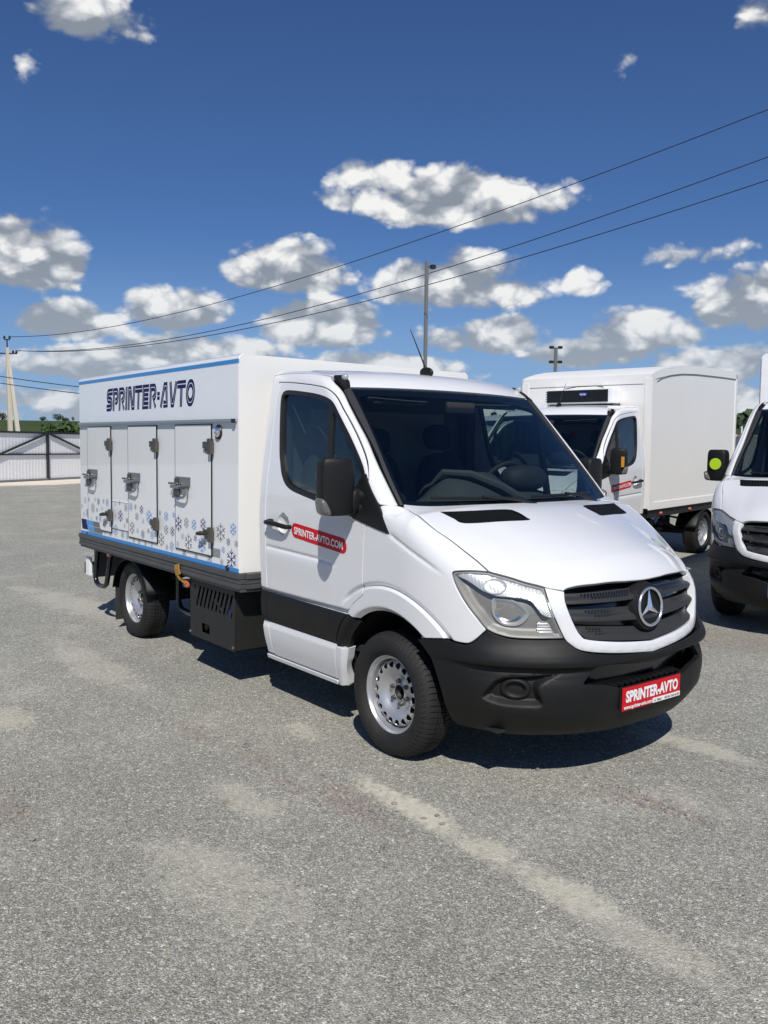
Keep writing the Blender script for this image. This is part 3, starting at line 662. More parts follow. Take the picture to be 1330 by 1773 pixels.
    fl = loop([d_xth(np.array(HOOD_CUT)), d_xth(np.array(LAMP_REAR)), d_xth(np.array(FEND_BOT[::-1])), s2x(arch(53.5, 124.5)), s2x([(-.2645, .730), (-.31, .735), (-.3601, .752)]), s2x(DOOR_ARCH[::-1]), s2x(dc), s2x([(-.1691, 1.3645), (-.12, 1.39), (-.066, 1.402)]), [tuple(s2x([(-.066, 1.402)])[0]), tuple(d_xth(np.array([HOOD_CUT[0]]))[0])]], .014)
    def d_fend(uv, P):
        x, z = P[:, 0], P[:, 2]
        zc = 1.25-(x-.05)*.40-.12*np.maximum(0, x-.05)**2
        return d_body(uv, P)-.007*np.exp(-((z-zc)/.012)**2)*ss(.02, .08, x)*ss(.47, .30, x)
    FL = [arc(r, 20, 118) for r in (.474, .485, .494, .503, .596, .600, .606, .612, .622, .632, .642)]
    zf_ = lambda x: 1.25-(x-.05)*.40-.12*max(0, x-.05)**2
    FL += [[(x, zf_(x)+o) for x in np.arange(.0, .48, .012)] for o in (-.022, -.011, 0, .011, .022)]
    FL = [s2x(l) for l in FL]
    both('fender', fl, map_xth, FN, .012, 'white_paint', T, disp=d_fend, thick=.025, lines=FL)
    # wheel housing liners
    for s in (-1, 1):
        mb = MB(); A = np.linspace(math.radians(4), math.radians(174), 30); V = []; F = []
        for a in A:
            for y in (.55, .895): V.append((.475*math.cos(a), s*y, .345+.475*math.sin(a)))
        for i in range(len(A)-1): F.append((2*i, 2*i+1, 2*i+3, 2*i+2))
        k = len(V); V += [(.475*math.cos(a), s*.55, .345+.475*math.sin(a)) for a in A]; F.append(tuple(range(k, k+len(A))))
        mb.add(V, F); mb.build('wheel_liner', 'chassis_black', T, recalc=False)
    # ---- headlights
    HL = loop([c2(LAMP_TOP), c2(LAMP_IN), c2(LAMP_BOT[::-1]), c2(LAMP_REAR[::-1])], .012)
    LAMP_SW = [(0.5014, -0.9226, 1.0802), (0.5658, -0.8922, 1.0527), (0.6209, -0.8658, 1.0181), (0.6742, -0.8328, 0.9962), (0.7331, -0.7823, 0.9911), (0.7871, -0.7272, 0.9849), (0.8198, -0.6992, 0.9652), (0.8458, -0.6822, 0.9282), (0.8669, -0.6602, 0.8987), (0.8992, -0.6120, 0.8904)]
    for mir in (False, True):
        s = -1 if mir else 1
        h = panel('headlight', HL, map_cyl, N, .014, 'lamp_housing', T, disp=lambda uv, P: -.040+.034*(1-ss(0, .05, bdist(HL, uv))), thick=.03, gap=.003, mir=mir)
        # ribbed daytime-light band along the top
        band = loop([c2(LAMP_SW), c2([LAMP_SW[-1], (.884, -.622, .945), (.828, -.634, 1.020)]), c2([(.828, -.634, 1.020), (.8157, -.6427, 1.0293), (.7612, -.6932, 1.0467), (.7043, -.7395, 1.0675), (.6608, -.775, 1.0805), (.6179, -.8073, 1.0934)]), c2([(.6179, -.8073, 1.0934), (.5703, -.8557, 1.0958), (.5252, -.8973, 1.0937), (.5014, -.9226, 1.0802)])], .012)
        def d_rib(uv, P):
            q = uv[:, 0]*1.0+uv[:, 1]*.9; return -.010+.0012*np.sin(q*2*math.pi/.0125)*(uv[:, 0] > .62)
        panel('daylight_band', band, map_cyl, N, .0045, 'lamp_rib', h, disp=d_rib, thick=.01, gap=.001, edge=.002, mir=mir)
        # round bulb in the band (indicator bowl)
        def disc(name, cen, r, depth, mat, par, sx=1., prof=None, seg=28):
            cen = np.array(cen, float); nn = grad(N, cen[None])[0]; t = np.cross([0, 0, 1], nn); t /= np.linalg.norm(t); b_ = np.cross(nn, t)
            V = []; F = []; pr = prof or [(0, -depth), (.45, -depth*.85), (.75, -depth*.5), (.93, -depth*.12), (1, 0)]
            for i, (q, d_) in enumerate(pr):
                for k in range(seg):
                    a = 2*math.pi*k/seg; p = cen+nn*d_+(t*math.cos(a)*sx+b_*math.sin(a))*r*q; V.append((p[0], p[1]*s, p[2]))
            for i in range(len(pr)-1):
                for k in range(seg):
                    f = (i*seg+k, i*seg+(k+1) % seg, (i+1)*seg+(k+1) % seg, (i+1)*seg+k); F.append(f if s > 0 else f[::-1])
            me = mkmesh(name, V, F, mat, smooth=True); return link(name, me, par)
        base = lambda uvc, d_: (lambda q: q+grad(N, q[None])[0]*d_)(map_cyl(N, np.array([uvc]))[0])
        disc('indicator_bowl', base(d_cyl(np.array([(.655, -.79, 1.040)]))[0], -.0078), .042, .006, 'lamp_rib', h, 1.4, [(0, -.004), (.5, -.004), (.85, -.003), (.97, .0), (1, .0005)])
        # main reflector: flat-sided bowl
        LD = loop([c2([(0.6742, -0.8328, 0.9862), (0.6687, -0.8445, 0.9515), (0.6794, -0.8407, 0.8881), (0.7233, -0.8103, 0.8437), (0.7883, -0.7549, 0.8484), (0.821, -0.7172, 0.9063), (0.7831, -0.7411, 0.9603), (0.739, -0.7761, 0.9834), (0.6742, -0.8328, 0.9862)])], .010)
        panel('reflector', LD, map_cyl, N, .008, 'lamp_clear_grey', h, disp=lambda uv, P: -.030-.030*ss(0, .055, bdist(LD, uv)), thick=.004, gap=0, edge=.002, mir=mir)
        cc = d_cyl(np.array([(.705, -.812, .918)]))[0]
        disc('projector', base(cc, -.048), .050, .03, 'lamp_chrome', h, .9, [(0, -.012), (.35, -.011), (.7, -.007), (.95, .002), (1.03, .004), (1.06, 0)])
        c2_ = d_cyl(np.array([(.735, -.785, .905)]))[0]
        disc('reflector_wing', base(c2_, -.036), .040, .012, 'lamp_chrome', h, 1.7)
        TL = loop([c2([(0.8483, -0.6887, 0.8597), (0.8585, -0.675, 0.8685), (0.8814, -0.6433, 0.8644), (0.8927, -0.6291, 0.8341), (0.8964, -0.6259, 0.8081), (0.853, -0.6858, 0.8143), (0.8483, -0.6887, 0.8597)])], .008)
        panel('turn_lamp', TL, map_cyl, N, .006, 'lamp_rib', h, disp=lambda uv, P: -.024+.0016*np.sin(uv[:, 1]*2*math.pi/.014), thick=.004, gap=0, edge=.002, mir=mir)
        panel('lens', HL, map_cyl, N, .03, 'lens_glass', h, off=-.0005, thick=.003, gap=.005, edge=.003, mir=mir)
    # ---- grille
    so = loop([c2(SUR_OUT)] + [c2(mirL(SUR_OUT))] + [[tuple(c2(mirL(SUR_OUT))[-1]), tuple(c2([(.8867, .5421, 1.0173)])[0])], c2(mirL(SUR_IN))[::-1], c2(SUR_IN)[::-1], [tuple(c2([SUR_IN[0]])[0]), tuple(c2([SUR_OUT[0]])[0])]], .012)
    gr = panel('grille', loop([c2(SUR_IN), c2(mirL(SUR_IN)), c2([(p[0], -p[1], p[2]) for p in G_TOP]), c2(G_TOP[::-1])], .014), map_cyl, N, .025, 'gloss_black', T, off=-.075, thick=.01, gap=-.012, edge=.002)
    panel('grille_surround', so, map_cyl, N, .013, 'white_paint', T, disp=lambda uv, P: .004*ss(0, .02, bdist(so, uv)), thick=.04, gap=.0015)
    SIN = np.array([(p[2], -p[1]) for p in SUR_IN])
    def half(z): return float(np.interp(z, SIN[::-1, 0], SIN[::-1, 1]))
    for zt, zb, vt, vb in ((1.022, .957, 0, .004), (.934, .868, .016, .028), (.848, .779, .046, .050)):
        def zz(s, z, v): return z-v*(1-abs(s)/.5)
        sp_ = lambda z: half(z)-.004
        ring = []
        n = 30
        S = np.linspace(-sp_(zt), sp_(zt), n); S2 = np.linspace(sp_(zb), -sp_(zb), n)
        xx = lambda s, z: 1.0
        ptsT = map_front(N, np.stack([S, [zz(s, zt, vt) for s in S]], 1)); ptsB = map_front(N, np.stack([S2, [zz(s, zb, vb) for s in S2]], 1))
        A_ = d_cyl(ptsT); B_ = d_cyl(ptsB)
        ol = loop([A_, [A_[-1], B_[0]], B_, [B_[-1], A_[0]]], .014)
        def d_sl(uv, P, zt=zt, zb=zb, vt=vt, vb=vb):
            w_ = 1-np.minimum(1, np.abs(P[:, 1])/.5); t_ = (P[:, 2]-(zb-vb*w_))/((zt-vt*w_)-(zb-vb*w_)+1e-6)
            return -.042+.030*ss(.75, .25, t_)
        sb = panel('grille_slat', ol, map_cyl, N, .013, 'grey_plastic', gr, disp=d_sl, thick=.012, gap=.001, edge=.003)
        # perforation of the upper slope
        mb = MB()
        for row in range(3):
            for k in range(46):
                s_ = -.46+.92*(k+.5*(row % 2))/46
                if abs(s_) < .105+.02*row or abs(s_) > .42+.02*(2-row): continue
                w_ = 1-abs(s_)/.5; z_ = (zt-vt*w_)-.014-.0125*row
                P = map_front(N, np.array([(s_, z_)])); g_ = grad(N, P)[0]; p = P[0]-g_*(.0405-.030*float(ss(.75, .25, 1-(.014+.0125*row)/(zt-zb))))
                t = np.cross([0, 0, 1], g_); t /= np.linalg.norm(t); b_ = np.cross(g_, t); q = [p+g_*.0035+t*.0058*a+b_*.0052*b for a, b in ((-1, -1), (1, -1), (1, 1), (-1, 1))]
                mb.add([tuple(v) for v in q], [(0, 1, 2, 3)])
        o = mb.build('perforation', 'gloss_black', gr, recalc=False); tag(o, kind='stuff')
    # emblem: dark dish, ring and three-pointed star
    mb = MB(); cx, cz = 1.012, .903
    tilt = Matrix.Rotation(math.radians(-6), 3, 'Y')
    def put(mbx, mat, nm, par, smooth=True):
        mbx.V = [tuple(tilt @ Vector(v)+Vector((cx, 0, cz))) for v in mbx.V]; return mbx.build(nm, mat, par, smooth=smooth)
    dish = MB().lathe([(0, -.006), (.09, -.006), (.100, .0), (.122, -.004), (.132, -.030), (.140, -.07)], 48, 'x'); em = put(dish, 'black_plastic', 'emblem', gr)
    ring = MB().lathe([(.098+.008*math.cos(a), .006+.008*math.sin(a)) for a in np.linspace(0, 2*math.pi, 12, endpoint=False)], 56, 'x', closed=True); put(ring, 'chrome', 'emblem_ring', em)
    star = MB()
    for k in range(3):
        a = math.radians(90+120*k); d_ = (math.cos(a), math.sin(a)); n_ = (-d_[1], d_[0]); b1 = math.radians(90+120*k+60); b2 = math.radians(90+120*k-60)
        tip = (.002, d_[0]*.096, d_[1]*.096); l = (.000, math.cos(b1)*.020, math.sin(b1)*.020); r = (.000, math.cos(b2)*.020, math.sin(b2)*.020); c = (.018, 0, 0)
        star.add([tip, l, c, r], [(0, 1, 2), (0, 2, 3)])
    put(star, 'chrome', 'emblem_star', em, False)
    # ---- bumper
    chin = [(0.4901, -0.8523, 0.2780), (.60, -.80, .262), (.72, -.72, .255), (.85, -.55, .262), (.95, -.3, .272), (.985, 0, .275)]
    right = [c2(chin[::-1]), c2(BUMP_REAR[::-1]), c2(FEND_BOT), c2(LAMP_BOT), c2(SUR_OUT[3:])]
    left = [np.stack([-q[::-1, 0], q[::-1, 1]], 1) for q in [np.array(r) for r in right[::-1]]]
    bo = loop(right+left, .014)
    AIRR = [(0., .500), (.20, .505), (.28, .522), (.36, .545), (.495, .562), (.50, .568), (.47, .60), (.435, .632), (.40, .643), (.30, .640), (.12, .626), (0., .620)]
    def s2c(L): return d_cyl(map_front(N, np.array(L)))
    ar = s2c(AIRR[::-1]); air = loop([ar, np.stack([-ar[::-1, 0], ar[::-1, 1]], 1)], .014)
    FOGP = [(0.630, -0.8535, 0.476), (0.6581, -0.8445, 0.5274), (0.7175, -0.8141, 0.5888), (0.8332, -0.719, 0.6104), (0.922, -0.600, 0.6150), (0.8679, -0.6818, 0.5543), (0.875, -0.665, 0.4634), (0.7881, -0.7429, 0.4474), (0.7009, -0.8081, 0.4524), (0.630, -0.8535, 0.476)]
    fogl = loop([c2(FOGP)], .014); foglm = np.stack([-fogl[:, 0], fogl[:, 1]], 1)[::-1]
    def d_bump(uv, P):
        z = P[:, 2]; ph = np.abs(uv[:, 0]/.9); c = .35+.65*ss(math.radians(8), math.radians(38), ph)
        c = c*(1-.75*ss(math.radians(55), math.radians(72), ph))
        pr = _pi(z, [(.24, -.035), (.30, -.004), (.37, .022), (.40, .034), (.46, .038), (.56, .030), (.60, .018), (.635, .016), (.650, .044), (.665, .050), (.70, .044), (.76, .014), (.79, .004), (.83, .0)])
        d = pr*c
        q = np.stack([np.abs(uv[:, 0]), uv[:, 1]], 1); ins = inside(fogl, q); bd = bdist(fogl, q)
        return d-np.where(ins, .045*ss(0, .035, bd), 0)
    BL = [np.vstack([inset(q, o), inset(q, o)[:1]]) for q in (fogl, foglm) for o in (.002, .012, .024, .036)]
    BL += [[(u, z) for u in np.arange(-1.32, 1.33, .012)] for z in (.635, .643, .650, .657, .665, .30, .37, .40)]
    bp = panel('bumper', bo, map_cyl, N, .012, 'black_plastic', T, holes=[air], disp=d_bump, thick=.03, gap=.002, lines=BL)
    panel('air_intake', inset(air, -.03), map_cyl, N, .03, 'gloss_black', bp, off=-.07, thick=.01, gap=0, edge=.002)
    mb = MB()
    for i in range(6):
        for k in range(40):
            s_ = -.46+.92*(k+.5*(i % 2))/40
            P = map_front(N, np.array([(s_, .535+.017*i)])); g_ = grad(N, P)[0]; p = P[0]-g_*.062
            mb.box(p, (.004, .0085, .006))
    tag(mb.build('intake_mesh', 'black_plastic', bp), kind='stuff')
    for s in (1, -1):
        fc = map_cyl(N, np.array([d_cyl(np.array([(.779, -.764, .531)]))[0]]))[0]; nn = grad(N, fc[None])[0]; cen = fc-nn*.012
        t = np.cross([0, 0, 1], nn); t /= np.linalg.norm(t); b_ = np.cross(nn, t); V = []; F = []
        pr = [(0, -.012), (.03, -.012), (.034, -.004), (.046, .018), (.058, .022), (.066, .016), (.070, -.01), (.072, -.04)]; sg = 32
        for q, h_ in pr:
            for k in range(sg):
                a = 2*math.pi*k/sg; p = cen+nn*h_+(t*math.cos(a)*1.12+b_*math.sin(a)*.78)*q; V.append((p[0], p[1]*s, p[2]))
        for i in range(len(pr)-1):
            for k in range(sg):
                f = (i*sg+k, i*sg+(k+1) % sg, (i+1)*sg+(k+1) % sg, (i+1)*sg+k); F.append(f if s > 0 else f[::-1])
        link('fog_lamp_cover', mkmesh('fog_lamp_cover', V, F, 'black_plastic', smooth=True), bp)
    # ribbed step above the plate
    mb = MB()
    for k in range(13):
        y = -.30+.05*k; P = map_front(N, np.array([(-y, .51)]))[0]; mb.box((P[0]-.03, y, .512), (.07, .026, .014), .004)
    mb.build('step_ribs', 'black_plastic', bp)
    # ---- marker lamps on the roof edge
    for s in (-1, 1):
        mb = MB()
        P = [(-.7592, -.817, 2.156), (-.748, -.763, 2.160), (-.66, -.772, 2.118), (-.622, -.792, 2.082), (-.614, -.836, 2.064), (-.69, -.832, 2.117)]
        V = [(a, b*s*-1, c-.004) for a, b, c in P]+[(a+.006, b*s*-1*.998, c+.010) for a, b, c in P]
        F = [(0, 1, 2, 3, 4, 5), (6, 7, 8, 9, 10, 11)]+[(i, (i+1) % 6, (i+1) % 6+6, i+6) for i in range(6)]
        mb.add(V, F); o = mb.build('marker_lamp', 'black_plastic', T)
        V, F = superell((-.694, .778*s*1, 2.150), (.052, .036, .046), 2.4, 18, 10)
        m2 = MB().add(V, F); m2.build('marker_lens', 'lamp_clear_grey', o, smooth=True)
    # ---- mirrors
    for s in (-1, 1):
        def tp_(p):
            k = (p.z+.16)/.32; q = Vector(p); q.y *= .965+.04*(1-abs(2*k-1)); q.x *= .75+.4*(1-abs(p.y)/.13) if p.x > 0 else .8; return q
        rot = Matrix.Rotation(math.radians(12*s), 3, 'Z')
        V, F = superell((-.30, 1.118*s, 1.50), (.135, .205, .328), 7.0, 44, 30, tp_, rot)
        mb = MB().add(V, F); o = mb.build('mirror', 'black_plastic', T, smooth=True)
        m2 = MB()
        for z in (1.385, 1.455):
            m2.tube([(-.29, 1.03*s, z), (-.245, .985*s, z-.005), (-.20, .955*s, z-.01)], [.030, .034, .040], 10)
        m2.add(*superell((-.255, 1.005*s, 1.42), (.075, .10, .14), 3, 18, 10))
        m2.build('mirror_arm', 'black_plastic', o, smooth=True)
        V, F = superell((-.352, 1.118*s, 1.50), (.02, .17, .27), 4.5, 24, 12, None, rot); m3 = MB().add(V, F); m3.build('mirror_glass', 'chrome', o, smooth=True)
        def wedge(p):
            k = max(0., min(1., (.06-p.z)/.13)); q = Vector(p); q.y = q.y*(.35+.65*k)+s*.045*(1-k); return q
        V, F = superell((-.284, 1.188*s, 1.388), (.125, .080, .098), 3.4, 24, 14, wedge, rot); m4 = MB().add(V, F); m4.build('mirror_indicator', 'indicator_lens', o, smooth=True)
        both_sail = panel('mirror_base', loop([SAIL], .014), map_side, G, .016, 'black_plastic', o, off=.007, thick=.016, gap=0, edge=.005, mir=(s > 0))
    # ---- aerial
    mb = MB()
    V, F = superell((-.80, -.02, 2.232), (.13, .045, .075), 2.2, 20, 12, lambda p: Vector((p.x-.25*max(0, p.z), p.y*(1-.3*max(0, p.z)/.04), p.z)))
    mb.add(V, F); mb.tube([(-.81, -.02, 2.26), (-.98, -.02, 2.54)], [.006, .0025], 8); mb.build('aerial', 'black_plastic', T, smooth=True)
    # ---- wipers
    def ws_pt(s, z, d): P = map_front(G, np.array([(s, z)]))[0]; n = grad(G, P[None])[0]; return tuple(P+n*d)
    for a, b, piv in (((.70, 1.437), (.06, 1.425), (.02, 1.372)), ((-.02, 1.432), (-.66, 1.437), (-.62, 1.372))):
        L = [ws_pt(a[0]+(b[0]-a[0])*t, a[1]+(b[1]-a[1])*t, .010) for t in np.linspace(0, 1, 14)]
        mb = MB().tube(L, .008, 6); M_ = ws_pt((a[0]+b[0])/2, (a[1]+b[1])/2, .025); mb.tube([ws_pt(piv[0], piv[1], .03), ws_pt((piv[0]*2+(a[0]+b[0])/2)/3, 1.40, .035), M_], [.014, .011, .008], 8)
        mb.build('wiper', 'seal_black', T, smooth=True)
    cp = loop([[(s, 1.40-.012*(abs(s)/.87)) for s in np.linspace(-.86, .86, 30)], [(.86, 1.388), (.86, 1.33)], [(.86, 1.33), (-.86, 1.33)], [(-.86, 1.33), (-.86, 1.388)]], .03)
    panel('cowl', cp, map_front, G, .04, 'black_plastic', T, off=.012, thick=.01, gap=0, edge=.002)
    build_interior(T)
def build_interior(T):
    # floor, bulkhead, dashboard, seats, steering wheel
    MB().span((-1.36, -.86, .50), (.35, .86, .54)).build('cab_floor', 'interior_dark', T)
    mb = MB().span((-1.365, -.85, .54), (-1.345, .85, 2.12), .005); bw = mb.build('bulkhead', 'interior_grey', T)
    MB().span((-1.343, -.62, 1.20), (-1.325, .62, 1.98), .03).build('bulkhead_panel', 'interior_light', bw)
    MB().span((-1.324, -.13, 1.80), (-1.318, -.07, 1.88), .004).build('warning_label', 'sign_red', bw)
    MB().span((-1.33, -.74, 2.08), (-.78, .74, 2.10), .01).build('headliner', 'interior_grey', T)
    # dashboard: section swept across the cab, higher hump in front of the driver
    S = np.linspace(-.86, .86, 44); V = []; F = []
    for s in S:
        hump = .175*math.exp(-((s+.13)/.30)**4)+.06*math.exp(-((s-.36)/.20)**2); bow = -.14*(abs(s)/.86)**2
        sec = [(.16+bow, 1.335), (.02+bow, 1.365), (-.10+bow*.6, 1.385+hump*.6), (-.22+bow*.4, 1.40+hump), (-.30+bow*.3, 1.385+hump), (-.345+bow*.3, 1.33+hump*.5), (-.35, 1.15), (-.30, .95), (-.12, .8)]
        V += [(x, s, z) for x, z in sec]
    m = 9
    for i in range(len(S)-1):
        for k in range(m-1): F.append((i*m+k, i*m+k+1, (i+1)*m+k+1, (i+1)*m+k))
    me = mkmesh('dashboard', V, F, 'interior_grey', smooth=True); d = link('dashboard', me, T)
    # vents and instrument hood
    for y in (-.72, .02, .16, .74): MB().box((-.352, y, 1.33), (.03, .10, .07), .01).build('air_vent', 'interior_dark', d)
    V, F = superell((-.24, .36, 1.53), (.20, .36, .17), 2.6, 24, 12); MB().add(V, F).build('instrument_hood', 'interior_dark', d, smooth=True)
    # pale paper sheets lying on the dashboard
    MB().box((-.02, .60, 1.425), (.10, .16, .004)).build('paper_sheet', 'sign_white', d)
    MB().box((-.14, .64, 1.45), (.05, .20, .004)).build('paper_sheet', 'sign_white', d)
    # pale trim bow on the dash, passenger side
    mb = MB(); L = [(-.30, -.40, 1.50), (-.24, -.36, 1.575), (-.14, -.22, 1.565), (-.04, -.05, 1.49), (.04, .06, 1.41)]
    mb.tube(L, [.010, .022, .026, .03, .03], 8); mb.build('dash_trim', 'interior_grey', d, smooth=True)
    # seats
    for y, w in ((.42, .50), (-.40, .86)):
        sm = MB(); V, F = superell((-.78, y, .93), (.52, w, .17), 4, 28, 14); sm.add(V, F); st = sm.build('seat', 'seat_cloth', T, smooth=True)
        rot = Matrix.Rotation(math.radians(-12), 3, 'Y')
        n = 1 if y > 0 else 2
        for k in range(n):
            yy = y if n == 1 else y+(-.215 if k == 0 else .215); ww = w if n == 1 else w/2
            V, F = superell((-1.08, yy, 1.33), (.16, ww*.97, .72), 3.6, 28, 18, lambda p: Vector((p.x, p.y*(1-.22*max(0, p.z/.36)**2), p.z)), rot); MB().add(V, F).build('backrest', 'seat_cloth', st, smooth=True)
            V, F = superell((-1.165, yy, 1.80 if n == 1 else 1.76), (.11, .27, .19), 3, 24, 14, None, rot); MB().add(V, F).build('headrest', 'seat_cloth', st, smooth=True)
        MB().span((-1.0, y-w*.42, .54), (-.56, y+w*.42, .86), .02).build('seat_base', 'interior_dark', st)
    # steering wheel
    mb = MB(); R_ = Matrix.Rotation(math.radians(28), 3, 'Y'); c = Vector((-.50, .41, 1.455))
    mb.tube([c+R_ @ Vector((.0, .195*math.cos(a), .195*math.sin(a))) for a in np.linspace(0, 2*math.pi, 40, endpoint=False)], .016, 8, closed=True)
    for a in (90, 200, 340):
        q = math.radians(a); mb.tube([c+R_ @ Vector((.02, 0, 0)), c+R_ @ Vector((0, .19*math.cos(q), .19*math.sin(q)))], [.03, .014], 8)
    V, F = superell(c+R_ @ Vector((.02, 0, 0)), (.07, .17, .14), 3, 18, 10, None, R_); mb.add(V, F)
    mb.tube([c, (-.15, .42, 1.1)], .035, 8)
    mb.build('steering_wheel', 'interior_dark', T, smooth=True)
    # rear-view mirror and sun visors
    MB().box((-.46, -.02, 1.985), (.03, .24, .07), .012).build('inside_mirror', 'interior_dark', T)
    for y in (-.4, .4): MB().box((-.66, y, 2.035), (.17, .46, .016), .006, Matrix.Rotation(math.radians(25), 3, 'Y')).build('sun_visor', 'interior_grey', T)
    # inner posts
    for s in (-1, 1): MB().bar((-1.30, .86*s, .6), (-1.30, .84*s, 2.1), .10, .08, .02).build('inner_post', 'interior_dark', T)
# ------------------------------------------------------------------ wheel (axis y, outer face towards -y, hub plane y=0 is the rim flange)
def build_wheel_meshes():
    out = {}
    # tyre
    R0 = .352; prof = []   # (radius, y, is_tread)
    sw = [(.208, .012), (.222, -.002), (.236, -.020), (.255, -.030), (.275, -.034), (.295, -.031), (.312, -.024), (.326, -.014), (.334, -.006)]
    tread = [(.3405, .001, 1), (.3455, .009, 1), (.3490, .020, 1), (.3505, .032, 1), (.3515, .044, 1), (.3515, .0445, 2), (.3515, .0525, 2), (.352, .053, 1), (.352, .068, 1), (.352, .0685, 2), (.352, .0765, 2), (.352, .077, 1), (.352, .094, 1), (.352, .0945, 2), (.352, .1025, 2), (.3515, .103, 1), (.3515, .12, 1), (.3505, .134, 1), (.3490, .146, 1), (.3455, .157, 1), (.3405, .165, 1)]
    prof = [(r, y, 0) for r, y in sw]+tread+[(r, .166-y, 0) for r, y in sw[::-1]]
    NP = 66; samp = [(.0, 1), (.12, 1), (.16, 0), (.94, 0)]; V = []; F = []; m = len(prof)
    for k in range(NP):
        for fr, gr in samp:
            for r, y, t in prof:
                ph = (k+fr)/NP*2*math.pi
                if t:
                    yy = abs(y-.083)/.083; ph += (.62*math.sin(yy*1.5)+.2*(1 if y > .083 else -1)*yy)*2*math.pi/NP
                rr = r
                if t == 2: rr -= .0085
                elif t == 1 and gr: rr -= .0075 if yy < .985 else .004
                elif t == 0 and gr and .305 < r < .34: rr -= .0022
                z = rr*math.sin(ph); x = rr*math.cos(ph)
                if z < -.3465: z = -.3465; 
                yb = y
                if z < -.25 and t == 0: yb = y+(-1 if y < .083 else 1)*.010*((-.25-z)/.1)
                V.append((x, yb, z))
    nn = NP*len(samp)
    for k in range(nn):
        j = (k+1) % nn
        for i in range(m-1): F.append((k*m+i, k*m+i+1, j*m+i+1, j*m+i))
    me = mkmesh('tyre', V, F, 'tyre_rubber', smooth=True)
    bm = bmesh.new(); bm.from_mesh(me); bmesh.ops.recalc_face_normals(bm, faces=list(bm.faces)); bm.to_mesh(me); bm.free()
    try: me.set_sharp_from_angle(angle=math.radians(35))
    except Exception: pass
    out['tyre'] = me
    # rim: flange and barrel
    mb = MB().lathe([(.2195, .006), (.2205, .001), (.2185, -.0015), (.214, .000), (.209, .008), (.206, .018), (.199, .022), (.1965, .030), (.194, .052), (.190, .075), (.188, .15), (.205, .16)], 72, 'y')
    out['rim'] = mb.build('rim', 'wheel_silver', smooth=True, me_only=True)
    # disc with ventilation holes
    PR = [(.030, .066), (.046, .066), (.050, .069), (.080, .073), (.090, .072), (.104, .063), (.120, .048), (.136, .035), (.148, .028), (.160, .0255), (.172, .029), (.182, .039), (.188, .050), (.193, .062)]
    dep = lambda r: _pi(r, PR)
    n = 72; outer = np.array([(.193*math.cos(a), .193*math.sin(a)) for a in np.linspace(0, 2*math.pi, n, endpoint=False)])
    holes = [np.array([(.0435*math.cos(a), .0435*math.sin(a)) for a in np.linspace(0, 2*math.pi, 32, endpoint=False)])[::-1]]
    for k in range(18):
        a0 = 2*math.pi*k/18; c = np.array([.1640*math.cos(a0), .1640*math.sin(a0)])
        holes.append(np.array([c+.0192*np.array([math.cos(a), math.sin(a)]) for a in np.linspace(0, 2*math.pi, 16, endpoint=False)])[::-1])
    def mp(F_, uv): r = np.hypot(uv[:, 0], uv[:, 1]); return np.stack([uv[:, 0], dep(r), uv[:, 1]], 1)
    Fd = lambda x, y, z: dep(np.hypot(x, z))-y
    out['disc'] = panel('wheel_disc', outer, mp, Fd, .009, 'wheel_silver', holes=holes, thick=.004, gap=0, edge=.0012, me_only=True)
    hub = MB().lathe([(.0, .10), (.03, .10), (.038, .092), (.0425, .074), (.046, .0735)], 32, 'y'); out['hub'] = hub.build('hub', 'chassis_black', smooth=True, me_only=True)
    bolt = MB().lathe([(.0, -.016), (.008, -.016), (.0105, -.014), (.0115, 0), (.014, .004), (.015, .010)], 12, 'y'); out['bolt'] = bolt.build('bolt', 'hinge_dark', smooth=True, me_only=True)
    val = MB().tube([(0, 0, 0), (0, -.018, 0)], .004, 8); out['valve'] = val.build('valve', 'steel', me_only=True)
    back = MB().lathe([(.0, .10), (.15, .10), (.187, .095)], 40, 'y'); out['drum'] = back.build('brake_drum', 'chassis_black', me_only=True)
    return out
def add_wheel(parent, x, side, WM, rot=0.):
    w = bpy.data.objects.new('wheel', None); COL.objects.link(w); w.parent = parent; w.empty_display_size = .1
    w.location = (x, .940*side, .3465); w.rotation_euler = (0, 0, 0 if side < 0 else math.pi)
    for nm, key in (('tyre', 'tyre'), ('rim', 'rim'), ('wheel_disc', 'disc'), ('hub', 'hub'), ('brake_drum', 'drum')):
        o = link(nm, WM[key], w)
        if key == 'disc' or key == 'rim': o.rotation_euler = (0, rot, 0)
    for k in range(6):
        a = rot+2*math.pi*(k+.3)/6; o = link('bolt', WM['bolt'], w, (.065*math.cos(a), .067, .065*math.sin(a)))
    o = link('valve', WM['valve'], w, (.178*math.cos(rot-.5), .024, .178*math.sin(rot-.5)))
    return w
